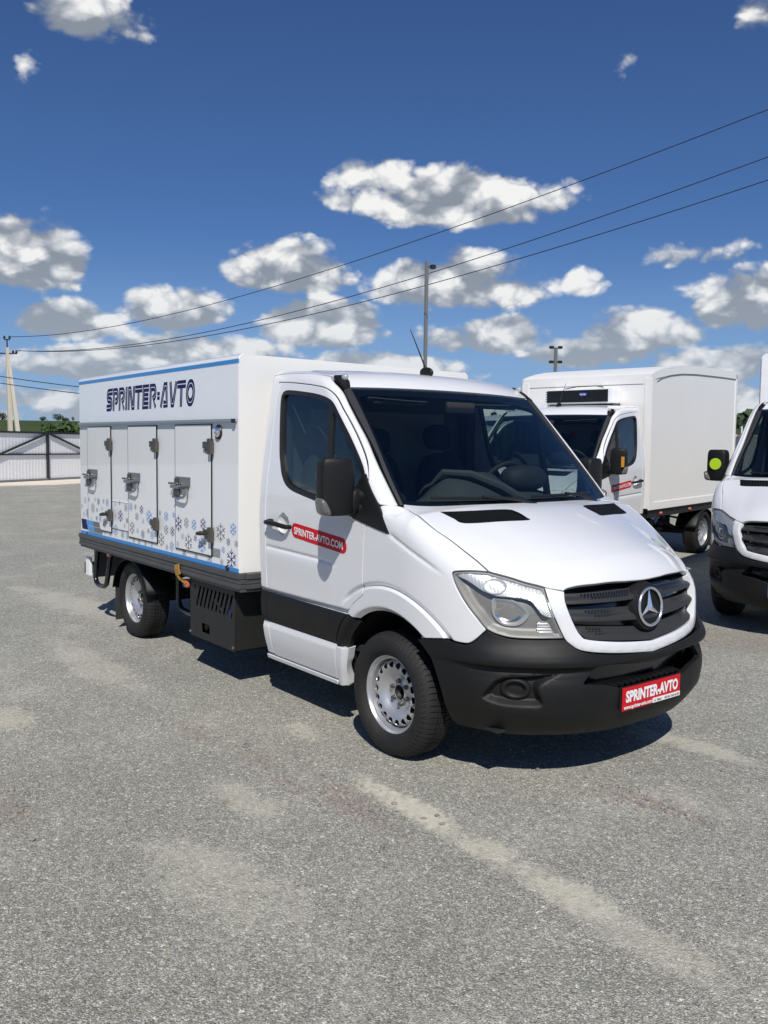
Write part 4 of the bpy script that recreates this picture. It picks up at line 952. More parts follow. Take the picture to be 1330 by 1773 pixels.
# ------------------------------------------------------------------ chassis shared by the trucks
def build_chassis(T, xr=-4.75):
    mb = MB()
    for y in (-.42, .42): mb.span((xr+.1, y-.035, .58), (.55, y+.035, .76), .006)
    for x in (-1.6, -2.3, -3.0, -4.2, xr+.15): mb.span((x-.04, -.42, .60), (x+.04, .42, .72))
    mb.span((-.35, -.5, .40), (.75, .5, .95), .05)            # engine and gearbox
    mb.span((-1.9, -.16, .42), (-.35, .16, .66), .04)
    mb.span((.80, -.62, .30), (.86, .62, 1.0), .01)  # radiator block, added to stop sunlight passing through the air intake
    mb.span((-.45, -.52, .285), (.88, .52, .30), .004); mb.span((.44, -.80, .285), (.70, .80, .30), .004)  # undertray sheets, added to block light leaking into the shadow below
    mb.tube([(-1.6, 0, .5), (-3.6, 0, .40)], .045, 10)
    mb.build('chassis', 'chassis_black', T)
    mb = MB(); mb.tube([(-3.665, -.80, .345), (-3.665, .80, .345)], .055, 12); V, F = superell((-3.665, 0, .345), (.3, .34, .32), 2.4, 20, 12); mb.add(V, F); mb.build('rear_axle', 'chassis_black', T, smooth=True)
    MB().tube([(0, -.8, .345), (0, .8, .345)], .05, 10).build('front_axle', 'chassis_black', T, smooth=True)
    for s in (-1, 1): MB().bar((-3.0, .53*s, .55), (-3.665, .53*s, .36), .07, .03).bar((-3.665, .53*s, .36), (-4.3, .53*s, .57), .07, .03).build('leaf_spring', 'chassis_black', T)
    MB().span((-2.35, .38, .35), (-1.6, .72, .62), .06).build('fuel_tank', 'chassis_black', T)
    mb = MB(); mb.tube([(-.8, .3, .35), (-2.6, .35, .38), (-3.2, .45, .40)], .04, 8); mb.tube([(-2.2, .33, .37), (-2.7, .36, .38)], .09, 12); mb.build('exhaust', 'steel', T, smooth=True)
def rear_guard(T, s):
    # rounded mudguard over the rear wheel with rubber flap
    mb = MB(); A = np.linspace(math.radians(14), math.radians(172), 26); V = []; F = []
    for a in A:
        r = .405
        for y, dr in ((.66, 0), (.98, 0), (.995, -.022)): V.append((-3.665+(r+dr)*math.cos(a), s*y, .345+(r+dr)*math.sin(a)*.90))
    n = 3
    for i in range(len(A)-1):
        for k in range(n-1): F.append((i*n+k, i*n+k+1, (i+1)*n+k+1, (i+1)*n+k))
    me = mkmesh('mudguard', V, F, 'black_plastic', smooth=True); o = link('mudguard', me, T)
    md = o.modifiers.new('thickness', 'SOLIDIFY'); md.thickness = .006
    MB().span((-4.085, .68*s, .085), (-4.075, .96*s, .40), .003).build('mud_flap', 'rubber', o)
    for x in (-3.30, -4.05): MB().bar((x, .45*s, .60), (x, .75*s, .56), .03).build('guard_bracket', 'chassis_black', o)
# ------------------------------------------------------------------ ice-cream body of the main truck
BX0, BX1, BY, BZ0, BZ1 = -4.712, -1.526, 1.055, .848, 2.337
def rounded_box_shell(x0, x1, hy, z0, z1, r):
    """box with rounded roof edges along its length; front and rear separate"""
    sec = [(-hy, z0), (-hy, z1-r)]
    for a in np.linspace(180, 90, 7)[1:]: sec.append((-hy+r+r*math.cos(math.radians(a)), z1-r+r*math.sin(math.radians(a))))
    sec += [(-y, z) for y, z in sec[::-1]]
    return sec
def build_ice_box(T):
    sec = rounded_box_shell(BX0, BX1, BY, BZ0, BZ1, .035); n = len(sec)
    # cream front and rear caps set slightly proud round the edges, white side skins
    mb = MB(); mb.prism(sec, BX0, BX1, 'yz'); body = mb.build('cargo_body', 'box_cream', T)
    skin = []
    for s in (-1, 1):
        mb = MB(); y0 = BY*s; y1 = (BY+.003)*s
        L = [(BX0+.012, .852), (BX1-.008, .852), (BX1-.008, 2.300), (BX0+.012, 2.300)]
        mb.prism(L, y0-.001*s, y1, 'xz'); sk = mb.build('side_skin', 'box_white', T); skin.append(sk)
        # bright roof edge profile
        q = [(-(BY+.004), 2.300), (-(BY+.004), 2.305)]
        for a in np.linspace(180, 90, 7): q.append((-(BY+.004)+.039+.039*math.cos(math.radians(a)), 2.302+.039*math.sin(math.radians(a))))
        q += [(-BY+.04, 2.336), (-BY+.036, 2.33), (-BY+.002, 2.298)]
        mb = MB().prism([(y*-s, z) for y, z in q], BX0+.004, BX1-.006, 'yz'); mb.build('roof_edge', 'box_white', body)
        st = MB().span((BX0+.004, (BY+.0035)*s, 2.279), (BX1-.004, (BY+.006)*s, 2.3035)); st.build('stripe', 'stripe_blue', sk)
        st = MB().span((BX0+.010, (BY+.0032)*s, .8475), (BX1-.006, (BY+.0050)*s, .877)); st.build('stripe', 'stripe_blue', sk)
        # drip rail
        mb = MB(); mb.prism([(BX0+.03, 1.896), (BX0+.03, 1.914), (BX1-.025, 1.902), (BX1-.025, 1.884)], (BY+.003)*s, (BY+.030)*s, 'xz'); mb.span((BX0+.03, (BY+.003)*s, 1.876), (BX1-.03, (BY+.009)*s, 1.897))
        mb.build('drip_rail', 'alu', body)
        MB().span((BX1-.06, (BY+.02)*s, 1.875), (BX1-.024, (BY+.0335)*s, 1.902)).build('rail_cap', 'seal_black', body)
        # locker doors
        for x0, x1 in ((-4.470, -3.880), (-3.472, -2.880), (-2.526, -1.925)):
            mb = MB(); mb.span((x0-.005, (BY+.0025)*s, .917), (x0+.0015, (BY+.0125)*s, 1.872)); mb.span((x1-.0015, (BY+.0025)*s, .917), (x1+.0035, (BY+.0135)*s, 1.872)); mb.span((x0+.0015, (BY+.0025)*s, 1.8672), (x1-.0015, (BY+.0115)*s, 1.8725)); fr = None
            d = MB().span((x0+.002, (BY+.003)*s, .926), (x1-.002, (BY+.014)*s, 1.867), .005).build('locker_door', 'box_white', T)
            mb.build('door_gasket', 'seal_black', d)
            MB().span((x0, (BY+.004)*s, .917), (x1, (BY+.011)*s, .9245)).build('door_sill', 'seal_black', d)
            for zt, zb, arm in ((1.768, 1.655, .085), (1.135, 1.027, .10)):
                h = MB(); yb = (BY+.014)*s; yo = (BY+.046)*s
                h.span((x1-.004, yb, zb), (x1+.046, yo, zt), .010)
                h.span((x1-.095, yb, zt-.070), (x1-.012, (BY+.034)*s, zt-.022), .006); h.span((x1-.080, yb, zt-.095), (x1-.012, (BY+.024)*s, zt-.072), .004)
                h.build('hinge', 'hinge_dark', d)
                if zt < 1.3 and x0 != -3.472:
                    MB().tube([(x1-.02, (BY+.05)*s, zt-.045), (x1-.08, (BY+.060)*s, zt-.050), (x1-.125, (BY+.064)*s, zt-.056)], [.013, .017, .012], 12).build('door_stop', 'rubber', d, smooth=True)
            # latch: base plate, mechanism, loop handle
            la = MB(); yb = (BY+.0135)*s
            la.span((x0+.005, yb, 1.405), (x0+.27, (BY+.0165)*s, 1.478), .002)
            la.span((x0-.030, yb, 1.386), (x0+.105, (BY+.046)*s, 1.414), .010); lt = la.build('latch', 'steel', d)
            m2 = MB(); m2.span((x0+.0, yb, 1.322), (x0+.095, (BY+.032)*s, 1.385), .012); m2.span((x0+.10, yb, 1.385), (x0+.25, (BY+.040)*s, 1.404), .006); m2.span((x0+.012, yb, 1.416), (x0+.06, (BY+.028)*s, 1.466), .006)
            for k in range(3): m2.tube([(x0-.035+.055*k, (BY+.03)*s, 1.425), (x0-.035+.055*k, (BY+.052)*s, 1.425)], .008, 8)
            m2.build('latch_hook', 'hinge_dark', d)
            MB().tube([(x0+.02, (BY+.04)*s, 1.322), (x0+.14, (BY+.045)*s, 1.318), (x0+.215, (BY+.05)*s, 1.326), (x0+.258, (BY+.05)*s, 1.352), (x0+.262, (BY+.045)*s, 1.395)], .010, 8).build('latch_loop', 'steel', d, smooth=True)
        # fixed fill panel edge between the first two doors
        mb = MB(); mb.span((-3.874, (BY+.003)*s, .958), (-3.480, (BY+.006)*s, .966)); mb.build('panel_edge', 'stripe_grey', sk)
        MB().span((-3.874, (BY+.003)*s, 1.209), (-3.480, (BY+.007)*s, 1.214)).build('panel_edge', 'box_white', sk)
        MB().span((-4.10, (BY+.003)*s, .930), (-3.884, (BY+.005)*s, .937)).build('panel_edge', 'stripe_grey', sk)
        # round lamp
        mb = MB().lathe([(.0, -.018), (.034, -.016), (.040, -.006), (.047, -.010), (.052, -.002), (.052, .0)], 28, 'y')
        mb.V = [(x-1.819, (BY+.006)*s-y*s, z+1.813) for x, y, z in mb.V]; lo = mb.build('work_lamp', 'seal_black', T, smooth=True)
        l2 = MB().lathe([(.0, -.022), (.025, -.0205), (.036, -.0165), (.0385, -.008)], 24, 'y'); l2.V = [(x-1.819, (BY+.006)*s-y*s, z+1.813) for x, y, z in l2.V]; l2.build('lamp_lens', 'lamp_chrome', lo, smooth=True)
        MB().span((-1.925, (BY+.003)*s, .925), (-1.80, (BY+.006)*s, .985)).build('bracket_plate', 'alu', sk)
        # colour blocks at the rear lower corner
        for x0, x1, m_, zl, zh in ((-4.690, -4.525, 'navy', .895, .991), (-4.520, -4.345, 'flake_blue', .942, .991), (-4.508, -4.332, 'flake_blue', .896, .938), (-4.342, -4.170, 'stripe_grey', .942, .991), (-4.328, -4.150, 'stripe_grey', .896, .938)):
            mb = MB().prism([(x0+(.991-zl)*.30, zl), (x1+(.991-zl)*.30, zl), (x1+(.991-zh)*.30, zh), (x0+(.991-zh)*.30, zh)], (BY+.0175)*s if False else (BY+.0033)*s, (BY+.0042)*s if x1 < -4.47 else (BY+.0150)*s, 'xz'); mb.build('colour_block', m_, sk)
        MB().span((-4.545, (BY+.004)*s, .8476), (-4.520, (BY+.0057)*s, .8772)).build('stripe_tab', 'navy', sk)
    MB().lathe([(0, -.01), (.018, -.01), (.022, 0)], 16, 'y', (-1.69, -BY-.004, .866)).build('rubber_plug', 'seal_black', body, smooth=True)
    # aluminium floor skirt with ribs
    mb = MB()
    def rib(z0, z1, d, x0=BX0-.015, x1=BX1+.025):
        for s in (-1, 1): mb.span((x0, (BY-.06)*s, z0), (x1, (BY+d)*s, z1), .006)
        mb.span((x1-.06, -BY+.03, z0), (x1+d, BY-.03, z1), .006); mb.span((x0-d, -BY+.03, z0), (x0+.06, BY-.03, z1), .006)
    rib(.806, .846, .022); rib(.772, .803, .014); rib(.738, .770, .018); rib(.716, .736, .004)
    mb.build('floor_skirt', 'skirt_grey', T)
    MB().span((BX0+.1, -.95, .77), (BX1-.05, .95, .845)).build('floor_pan', 'chassis_black', T)
    build_ice_print(skin[0])
# --- lettering of double lines and snowflakes on the right side skin
def ribbon(P, off, hw, closed=False):
    P = [np.array(p, float) for p in P]; n = len(P); Ls = []; Rs = []
    for i in range(n):
        a = P[i-1] if (i > 0 or closed) else None; b = P[(i+1) % n] if (i < n-1 or closed) else None
        d = []
        if a is not None: q = P[i]-a; d.append(q/np.linalg.norm(q))
        if b is not None: q = b-P[i]; d.append(q/np.linalg.norm(q))
        ns = [np.array([-q[1], q[0]]) for q in d]; m = sum(ns); k = max(.5, (m@m)/len(ns)**2) if len(ns) == 2 else 1
        m = m/len(ns)/k
        Ls.append(P[i]+m*(off+hw)); Rs.append(P[i]+m*(off-hw))
    V = Ls+Rs; F = [(i, (i+1) % n, (i+1) % n+n, i+n) for i in range(n if closed else n-1)]
    return V, F
def ell(cx, cy, rx, ry, a0, a1, n): return [(cx+rx*math.cos(math.radians(a)), cy+ry*math.sin(math.radians(a))) for a in np.linspace(a0, a1, n)]
GLY = {
 'S': (1.10, [[(1.12, .855), (.42, .855)]+ell(.40, .68, .22, .175, 95, 262, 8)[0:]+[(.72, .5)]+ell(.72, .325, .22, .175, 85, -85, 8)+[(.02, .148)]]),
 'P': (1.02, [[(.17, 0), (.17, .855), (.66, .855)]+ell(.66, .64, .22, .215, 85, -85, 8)+[(.44, .425)]]),
 'R': (1.10, [[(.17, 0), (.17, .855), (.68, .855)]+ell(.68, .65, .22, .205, 85, -85, 8)+[(.52, .445), (.96, 0)]]),
 'I': (.36, [[(.17, 0), (.17, 1)]]),
 'N': (1.18, [[(.17, 0), (.17, .86), (.42, .86), (.76, .14), (1.0, .14), (1.0, 1)]]),
 'T': (1.10, [[(-.05, .855), (1.12, .855)], [(.53, .70), (.53, 0)]]),
 'E': (1.05, [[(1.02, .855), (.17, .855), (.17, .145), (1.0, .145)], [(.34, .5), (.96, .5)]]),
 '=': (.48, [[(.02, .49), (.40, .49)]]),
 'A': (1.14, [[(.06, 0), (.50, .86), (.78, .86), (.92, .145), (.42, .145)]]),
 'V': (1.10, [[(.14, 1), (.42, .145), (.62, .145), (.98, 1)]]),
 'O': (1.22, [ell(.58, .5, .42, .36, 90, -270, 33)[:-1]]),
}
def build_ice_print(sk):
    x = -3.99; kx = .1285; kz = .200; z0 = 2.006; y = -(BY+.0036)
    total = sum(GLY[c][0]+.07 for c in 'SPRINTER=AVTO'); kx = (1.80)/total
    for ch in 'SPRINTER=AVTO':
        w, strokes = GLY[ch]; V = []; F = []
        for st in strokes:
            cl = ch == 'O'
            for o in (.088, -.088):
                v, f = ribbon(st, o, .070, cl); k = len(V); V += list(v); F += [tuple(i+k for i in q) for q in f]
        V3 = [(x+(p[0]+.14*p[1])*kx, y, z0+min(1., max(0., p[1]))*kz) for p in V]
        link('letter', mkmesh('letter', V3, F, 'navy'), sk); x += (w+.07)*kx
    # snowflakes
    def flake():
        mb = MB(); t = .095
        def ln(a, b, w=t):
            a = np.array(a, float); b = np.array(b, float); d = (b-a)/np.linalg.norm(b-a); n = np.array([-d[1], d[0]])*w/2
            mb.add([(p[0], 0, p[1]) for p in (a-n, b-n, b+n, a+n)], [(0, 1, 2, 3)])
        for k in range(6):
            a = math.radians(60*k+90); d = np.array([math.cos(a), math.sin(a)]); ln((0, 0), d*1.0)
            for q in (.52,):
                for e in (-1, 1):
                    b = a+e*math.radians(52); ln(d*q, d*q+np.array([math.cos(b), math.sin(b)])*.40)
        return mb
    FM = {m: flake().build('snowflake', m, recalc=False, me_only=True) for m in ('flake_navy', 'flake_blue', 'flake_grey', 'flake_pale')}
    L = [(-2.468, 1.116, .060, 'n'), (-2.328, 1.132, .042, 'g'), (-2.198, 1.129, .042, 'b'), (-2.049, 1.146, .044, 'n'), (-1.795, 1.105, .066, 'g'), (-1.61, 1.143, .046, 'b'), (-1.681, 1.049, .028, 'n'), (-1.566, 1.046, .026, 'g'), (-1.759, .985, .026, 'b'), (-1.636, .932, .066, 'n'),
         (-2.395, 1.023, .026, 'p'), (-2.293, .988, .063, 'g'), (-2.176, 1.03, .026, 'n'), (-2.067, .992, .062, 'b'), (-2.482, .956, .026, 'p'), (-2.391, .900, .034, 'n'), (-2.186, .893, .024, 'g'), (-1.968, .900, .036, 'g'), (-1.78, .897, .024, 'g'),
         (-2.836, 1.171, .024, 'g'), (-2.716, 1.154, .040, 'b'), (-2.574, 1.173, .026, 'b'), (-2.718, 1.046, .040, 'g'), (-2.601, 1.043, .040, 'n'), (-2.813, .96, .058, 'g'), (-2.707, .908, .024, 'g'), (-2.616, .924, .040, 'b'),
         (-4.508, 1.054, .046, 'n'), (-4.615, 1.04, .024, 'p'), (-4.337, 1.115, .048, 'g'), (-4.387, 1.01, .020, 'p'), (-4.239, 1.024, .024, 'n'), (-4.149, 1.030, .036, 'b'), (-4.035, 1.00, .048, 'g'), (-3.794, 1.082, .022, 'p'), (-3.679, 1.087, .054, 'n'), (-3.528, 1.056, .026, 'n'), (-3.585, 1.009, .022, 'p'),
         (-3.798, .951, .052, 'b'), (-3.635, .925, .034, 'g'), (-3.524, .926, .034, 'b'), (-3.39, 1.007, .056, 'g'), (-3.27, .99, .024, 'p'), (-3.282, 1.11, .036, 'g'), (-3.151, 1.079, .024, 'p'), (-3.028, 1.126, .058, 'b'), (-3.16, .971, .036, 'n'), (-3.045, 1.01, .024, 'g'), (-2.968, .985, .038, 'b'),
         (-3.385, .899, .022, 'g'), (-3.265, .898, .024, 'g'), (-3.133, .898, .022, 'g'), (-3.004, .900, .024, 'p'), (-4.056, .908, .022, 'p'), (-3.926, .906, .024, 'g'),
         (-4.58, 1.174, .032, 'p'), (-4.671, 1.114, .020, 'g'), (-4.446, 1.188, .022, 'g'), (-4.278, 1.198, .022, 'p'), (-4.188, 1.183, .034, 'n'), (-4.06, 1.194, .022, 'g'), (-3.968, 1.190, .036, 'b'), (-4.227, 1.104, .022, 'g'), (-4.101, 1.125, .022, 'p'),
         (-3.8, 1.185, .020, 'p'), (-3.7, 1.202, .022, 'g'), (-3.552, 1.167, .036, 'g'), (-3.413, 1.185, .036, 'b'), (-3.313, 1.191, .024, 'g'), (-3.182, 1.176, .038, 'n')]
    doors = ((-4.470, -3.880), (-3.472, -2.880), (-2.526, -1.925))
    for x, z, r, m in L:
        on = any(a-r*.4 < x < b+r*.2 for a, b in doors) and z > .915
        o = link('snowflake', FM[{'n': 'flake_navy', 'b': 'flake_blue', 'g': 'flake_grey', 'p': 'flake_pale'}[m]], sk, (x, -(BY+(.0152 if on else .0042)), z)); o.scale = (r*1.12, 1, r*1.08)
def build_ice_extras(T):
    # perforated equipment cabinet between cab and rear wheel (right side)
    x0, x1, z0, z1 = -2.366, -1.655, .268, .762
    mb = MB(); cb = MB()
    sl = []
    for k in range(9):
        c = -2.225+.062*k; top = .668-.0*k; L = .165 if k else .06
        sl.append(np.array([(c-.047, top-.150), (c-.038, top-.162), (c-.022, top-.160), (c+.045, top-.014), (c+.040, top), (c+.022, top-.003)]))
    sl.append(np.array([(-1.722, .505), (-1.70, .498), (-1.690, .535), (-1.700, .545)]))
    sl.append(np.array([(-2.296, .625), (-2.282, .622), (-2.272, .662), (-2.288, .668)]))
    sl.append(np.array([(-2.172, .322), (-2.046, .322), (-2.046, .392), (-2.172, .392)]))
    ol = np.array([(x0, z0), (x1, z0), (x1, z1), (x0, z1)])
    def mp(F_, uv): return np.stack([uv[:, 0], np.full(len(uv), -1.022), uv[:, 1]], 1)
    Fp = lambda x, y, z: -1.022-y
    cab = panel('cabinet', ol, mp, Fp, .06, 'cabinet_black', T, holes=[s for s in sl], thick=.004, gap=0, edge=.001)
    mb = MB(); mb.span((x0, -1.017, z0), (x0+.006, -.62, z1)); mb.span((x1-.006, -1.017, z0), (x1, -.62, z1)); mb.span((x0, -.626, z0), (x1, -.62, z1)); mb.span((x0, -1.017, z0), (x1, -.62, z0+.006)); mb.build('cabinet_case', 'cabinet_black', cab)
    mb = MB(); mb.span((-2.2, -.90, .30), (-1.8, -.70, .56), .02); mb.tube([(-2.25, -.95, .5), (-2.1, -.93, .56), (-1.95, -.95, .50)], .02, 8); mb.build('compressor', 'steel', cab)
    mb = MB()
    for q in ((-1.88, .52), (-1.80, .55)): mb.box((q[0], -.94, q[1]), (.05, .03, .12), .01)
    mb.build('blue_hoses', 'plate_blue', cab)
    mb = MB()
    for q in ((x0+.012, z1-.03), (x1-.015, z1-.03), (x1-.015, z0+.03), (x0+.012, z0+.03)): mb.tube([(q[0], -1.02, q[1]), (q[0], -1.032, q[1])], .010, 8)
    mb.build('bolt', 'steel', cab)
    # round-tube guard loops (both sides, front and rear of the wheel)
    for s in (-1,):
        mb = MB().tube([(-4.60, .93*s, .72), (-4.625, .945*s, .50), (-4.63, .95*s, .42), (-4.60, .95*s, .365), (-4.53, .95*s, .345), (-4.40, .95*s, .352), (-4.33, .95*s, .385), (-4.295, .95*s, .46), (-4.27, .945*s, .56), (-4.255, .93*s, .72)], .024, 12); mb.build('guard_loop', 'gloss_black', T, smooth=True)
        mb = MB().tube([(-3.06, .80*s, .72), (-3.06, .80*s, .40), (-3.03, .80*s, .345), (-2.95, .80*s, .33), (-2.72, .80*s, .33), (-2.66, .80*s, .36), (-2.64, .80*s, .42), (-2.64, .80*s, .72)], .024, 12); mb.build('guard_loop', 'gloss_black', T, smooth=True)
    # side markers, ochre strap, rear bumper bar, number-plate carrier
    V, F = superell((-4.16, -.985, .690), (.085, .03, .05), 3, 16, 10); MB().add(V, F).build('side_marker', 'orange_lamp', T, smooth=True)
    mb = MB(); L = [(-2.478, -1.080, .80), (-2.468, -1.083, .76), (-2.456, -1.078, .72), (-2.442, -1.060, .685), (-2.425, -1.03, .66)]
    for i in range(4): mb.bar(L[i], L[i+1], .075, .010, .003)
    mb.build('ochre_strap', 'wood_ochre', T)
    V, F = superell((-2.41, -1.03, .655), (.085, .03, .06), 3, 16, 10); MB().add(V, F).build('side_marker', 'orange_lamp', T, smooth=True)
    mb = MB(); mb.span((-4.86, -.98, .43), (-4.80, .98, .54), .01); mb.span((-4.80, -.6, .46), (-4.6, -.5, .62)); mb.span((-4.80, .5, .46), (-4.6, .6, .62)); mb.build('rear_bar', 'skirt_grey', T)
    MB().span((-4.72, -.93, .40), (-4.70, -.55, .69), .004).build('rear_flap', 'stripe_grey', T)
    MB().span((-4.80, -.985, .42), (-4.70, -.955, .60), .004).build('bar_end', 'fence_white', T)
    # tool box ahead of the rear wheel
    mb = MB(); mb.span((-3.02, -.72, .34), (-2.70, -.45, .70), .02); mb.build('air_tank', 'chassis_black', T)
# ------------------------------------------------------------------ ground
def gz(x, y):
    y = np.asarray(y, float); t = np.clip((y-1.2)/2.2, 0, 1)
    return (.065*t*t*(3-2*t)+.012*np.clip(y-3.4, 0, 9))*ss(-33., -19., np.asarray(x, float))
def ground_material():
    m = bpy.data.materials.new('gravel_yard'); m.use_nodes = True; t = m.node_tree; b = NB(t); p = t.nodes['Principled BSDF']
    tc = b.n('ShaderNodeTexCoord'); v = tc.outputs['Object']
    sp = b.n('ShaderNodeSeparateXYZ'); b.lk(v, sp.inputs[0])
    def vor(scale, feat='F1'):
        nd = b.n('ShaderNodeTexVoronoi', feature=feat); b.lk(wv, nd.inputs['Vector']); nd.inputs['Scale'].default_value = scale; return nd
    nz = b.n('ShaderNodeTexNoise'); b.lk(v, nz.inputs['Vector']); nz.inputs['Scale'].default_value = 60; nz.inputs['Detail'].default_value = 2
    wv0 = b.n('ShaderNodeVectorMath', operation='SCALE'); b.lk(nz.outputs['Color'], wv0.inputs[0]); wv0.inputs['Scale'].default_value = .010
    wv = b.vm('ADD', v, wv0.outputs[0])
    v1 = vor(160); v2 = vor(66); v3 = vor(390)
    def rnd(vn):
        s = b.n('ShaderNodeSeparateColor'); b.lk(vn.outputs['Color'], s.inputs[0]); return s.outputs[0], s.outputs[1]
    r1, h1 = rnd(v1); r2, h2 = rnd(v2); r3, h3 = rnd(v3)
    big = b.noise(v, .55, 8, .62).outputs[0]; mid = b.noise(v, 3.2, 6, .6).outputs[0]; fine = b.noise(v, 26, 5, .65).outputs[0]
    # stone brightness
    k = b.m('ADD', b.m('MULTIPLY', b.m('POWER', r1, 2.2), .80), b.m('MULTIPLY', r3, .36))
    k = b.m('ADD', k, b.m('MULTIPLY', b.m('POWER', r2, 7.0), .55))
    k = b.m('ADD', k, b.m('MULTIPLY', b.m('SUBTRACT', fine, .5), .55))
    k = b.m('ADD', k, b.m('MULTIPLY', b.m('SUBTRACT', mid, .5), .28))
    k = b.m('ADD', k, b.m('MULTIPLY', b.m('SUBTRACT', big, .5), .40))
    stone = b.ramp(b.m('ADD', b.m('MULTIPLY', k, .62), .06), [(0, (.115, .116, .106)), (.26, (.315, .316, .293)), (.58, (.53, .53, .495)), (.8, (.74, .74, .70)), (1, (.98, .975, .94))])
    cav = b.m('MULTIPLY', b.sstep(v1.outputs['Distance'], .38, .80), .55); cav2 = b.m('MULTIPLY', b.sstep(v2.outputs['Distance'], .45, .85), .30)  # shade in the gaps between stones, painted into the colour
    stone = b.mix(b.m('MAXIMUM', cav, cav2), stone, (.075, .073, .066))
    # hue: some stones brownish, some bluish
    stone = b.mix(b.m('MULTIPLY', b.sstep(h1, .72, .95), .28), stone, (.30, .265, .215))
    stone = b.mix(b.m('MULTIPLY', b.sstep(h2, .80, .98), .28), stone, (.25, .27, .30))
    # dusty, trodden areas
    dn = b.noise(v, 1.1, 7, .62).outputs[0]
    dust = b.m('MULTIPLY', b.sstep(b.m('ADD', dn, b.m('MULTIPLY', b.m('SUBTRACT', fine, .5), .45)), .52, .78), .48)
    def patch(cx, cy, rx, ry, w, a=0.):
        dx = b.m('SUBTRACT', sp.outputs[0], cx); dy = b.m('SUBTRACT', sp.outputs[1], cy); c, s = math.cos(a), math.sin(a)
        ux = b.m('DIVIDE', b.m('ADD', b.m('MULTIPLY', dx, c), b.m('MULTIPLY', dy, s)), rx); uy = b.m('DIVIDE', b.m('SUBTRACT', b.m('MULTIPLY', dy, c), b.m('MULTIPLY', dx, s)), ry)
        e = b.m('SUBTRACT', 1.0, b.m('ADD', b.m('MULTIPLY', ux, ux), b.m('MULTIPLY', uy, uy)))
        q = b.m('ADD', e, b.m('ADD', b.m('MULTIPLY', b.m('SUBTRACT', mid, .5), 2.6), b.m('MULTIPLY', b.m('SUBTRACT', fine, .5), 1.7)))
        return b.m('MULTIPLY', b.sstep(q, -.1, .9), w)
    for args in ((.62, -1.30, .48, .11, 1.0, -.06), (1.15, -1.33, .32, .12, .75, 0), (1.50, -1.32, .38, .12, .80, 0), (2.0, -1.36, .4, .14, .45, 0), (-.62, -1.12, .20, .10, .5, 0), (-1.9, -2.46, .35, .18, .55, 0), (.95, .60, .45, .13, .6, .1), (-5.7, -.9, 1.6, .35, .5, .1), (-3.0, -1.6, 1.2, .22, .4, .0), (.7, -2.35, .5, .22, .45, .2), (.1, -1.9, .3, .12, .45, 0), (-9., -2.2, 3., .6, .45, .1)):
        dust = b.m('MAXIMUM', dust, patch(*args))
    dcol = b.ramp(fine, [(.25, (.41, .395, .345)), (.6, (.53, .51, .45)), (.85, (.62, .60, .53))])
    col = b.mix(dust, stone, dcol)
    brown = None
    for args in ((.36, -1.50, .28, .11, .80, -.15), (.62, -1.52, .18, .05, .6, 0), (1.22, -.32, .22, .08, .80, -.05), (1.45, -.30, .18, .05, .8, 0), (-.96, -1.66, .24, .07, .55, 0), (-.40, -1.55, .22, .08, .6, -.1), (-.5, -2.83, .25, .10, .6, .1), (-.33, 3.14, .7, .5, .6, 0), (0.0, -1.62, .12, .05, .6, 0)):
        q = patch(*args); brown = q if brown is None else b.m('MAXIMUM', brown, q)
    col = b.mix(brown, col, b.ramp(r1, [(0, (.145, .128, .108)), (.6, (.285, .255, .22)), (1, (.46, .41, .36))]))
    # broad tone drift across the yard
    drift = b.noise(v, .16, 4, .5).outputs[0]
    warm = b.m('MULTIPLY', b.sstep(drift, .42, .62), .22)
    col = b.mix(warm, col, b.mix(1.0, col, (1.06, 1.0, .86), 'MULTIPLY'))
    col = b.mix(1.0, col, (1.05, 1.035, .975), 'MULTIPLY')
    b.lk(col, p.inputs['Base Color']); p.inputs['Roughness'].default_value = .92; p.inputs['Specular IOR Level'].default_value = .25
    d1 = v1.outputs['Distance']; d2 = v2.outputs['Distance']
    hgt = b.m('ADD', b.m('MULTIPLY', b.m('SUBTRACT', .6, d1), .7), b.m('MULTIPLY', b.m('SUBTRACT', .6, d2), b.m('MULTIPLY', r2, .9)))
    hgt = b.m('ADD', hgt, b.m('MULTIPLY', fine, .8)); hgt = b.m('MULTIPLY', hgt, b.m('SUBTRACT', 1.0, b.m('MULTIPLY', dust, .55)))
    bp = b.n('ShaderNodeBump'); bp.inputs['Strength'].default_value = 1.0; bp.inputs['Distance'].default_value = .0065; b.lk(hgt, bp.inputs['Height']); b.lk(bp.outputs[0], p.inputs['Normal'])
    MATS['gravel_yard'] = m
def field_material():
    m = bpy.data.materials.new('field'); m.use_nodes = True; t = m.node_tree; b = NB(t); p = t.nodes['Principled BSDF']; tc = b.n('ShaderNodeTexCoord'); v = tc.outputs['Object']
    n = b.noise(v, .012, 6, .6).outputs[0]; n2 = b.noise(v, .25, 5, .6).outputs[0]
    c = b.ramp(b.m('ADD', b.m('MULTIPLY', n, .7), b.m('MULTIPLY', n2, .3)), [(.3, (.030, .048, .014)), (.5, (.048, .072, .022)), (.7, (.085, .095, .034))])
    b.lk(c, p.inputs['Base Color']); p.inputs['Roughness'].default_value = .95; p.inputs['Specular IOR Level'].default_value = .15; MATS['field'] = m
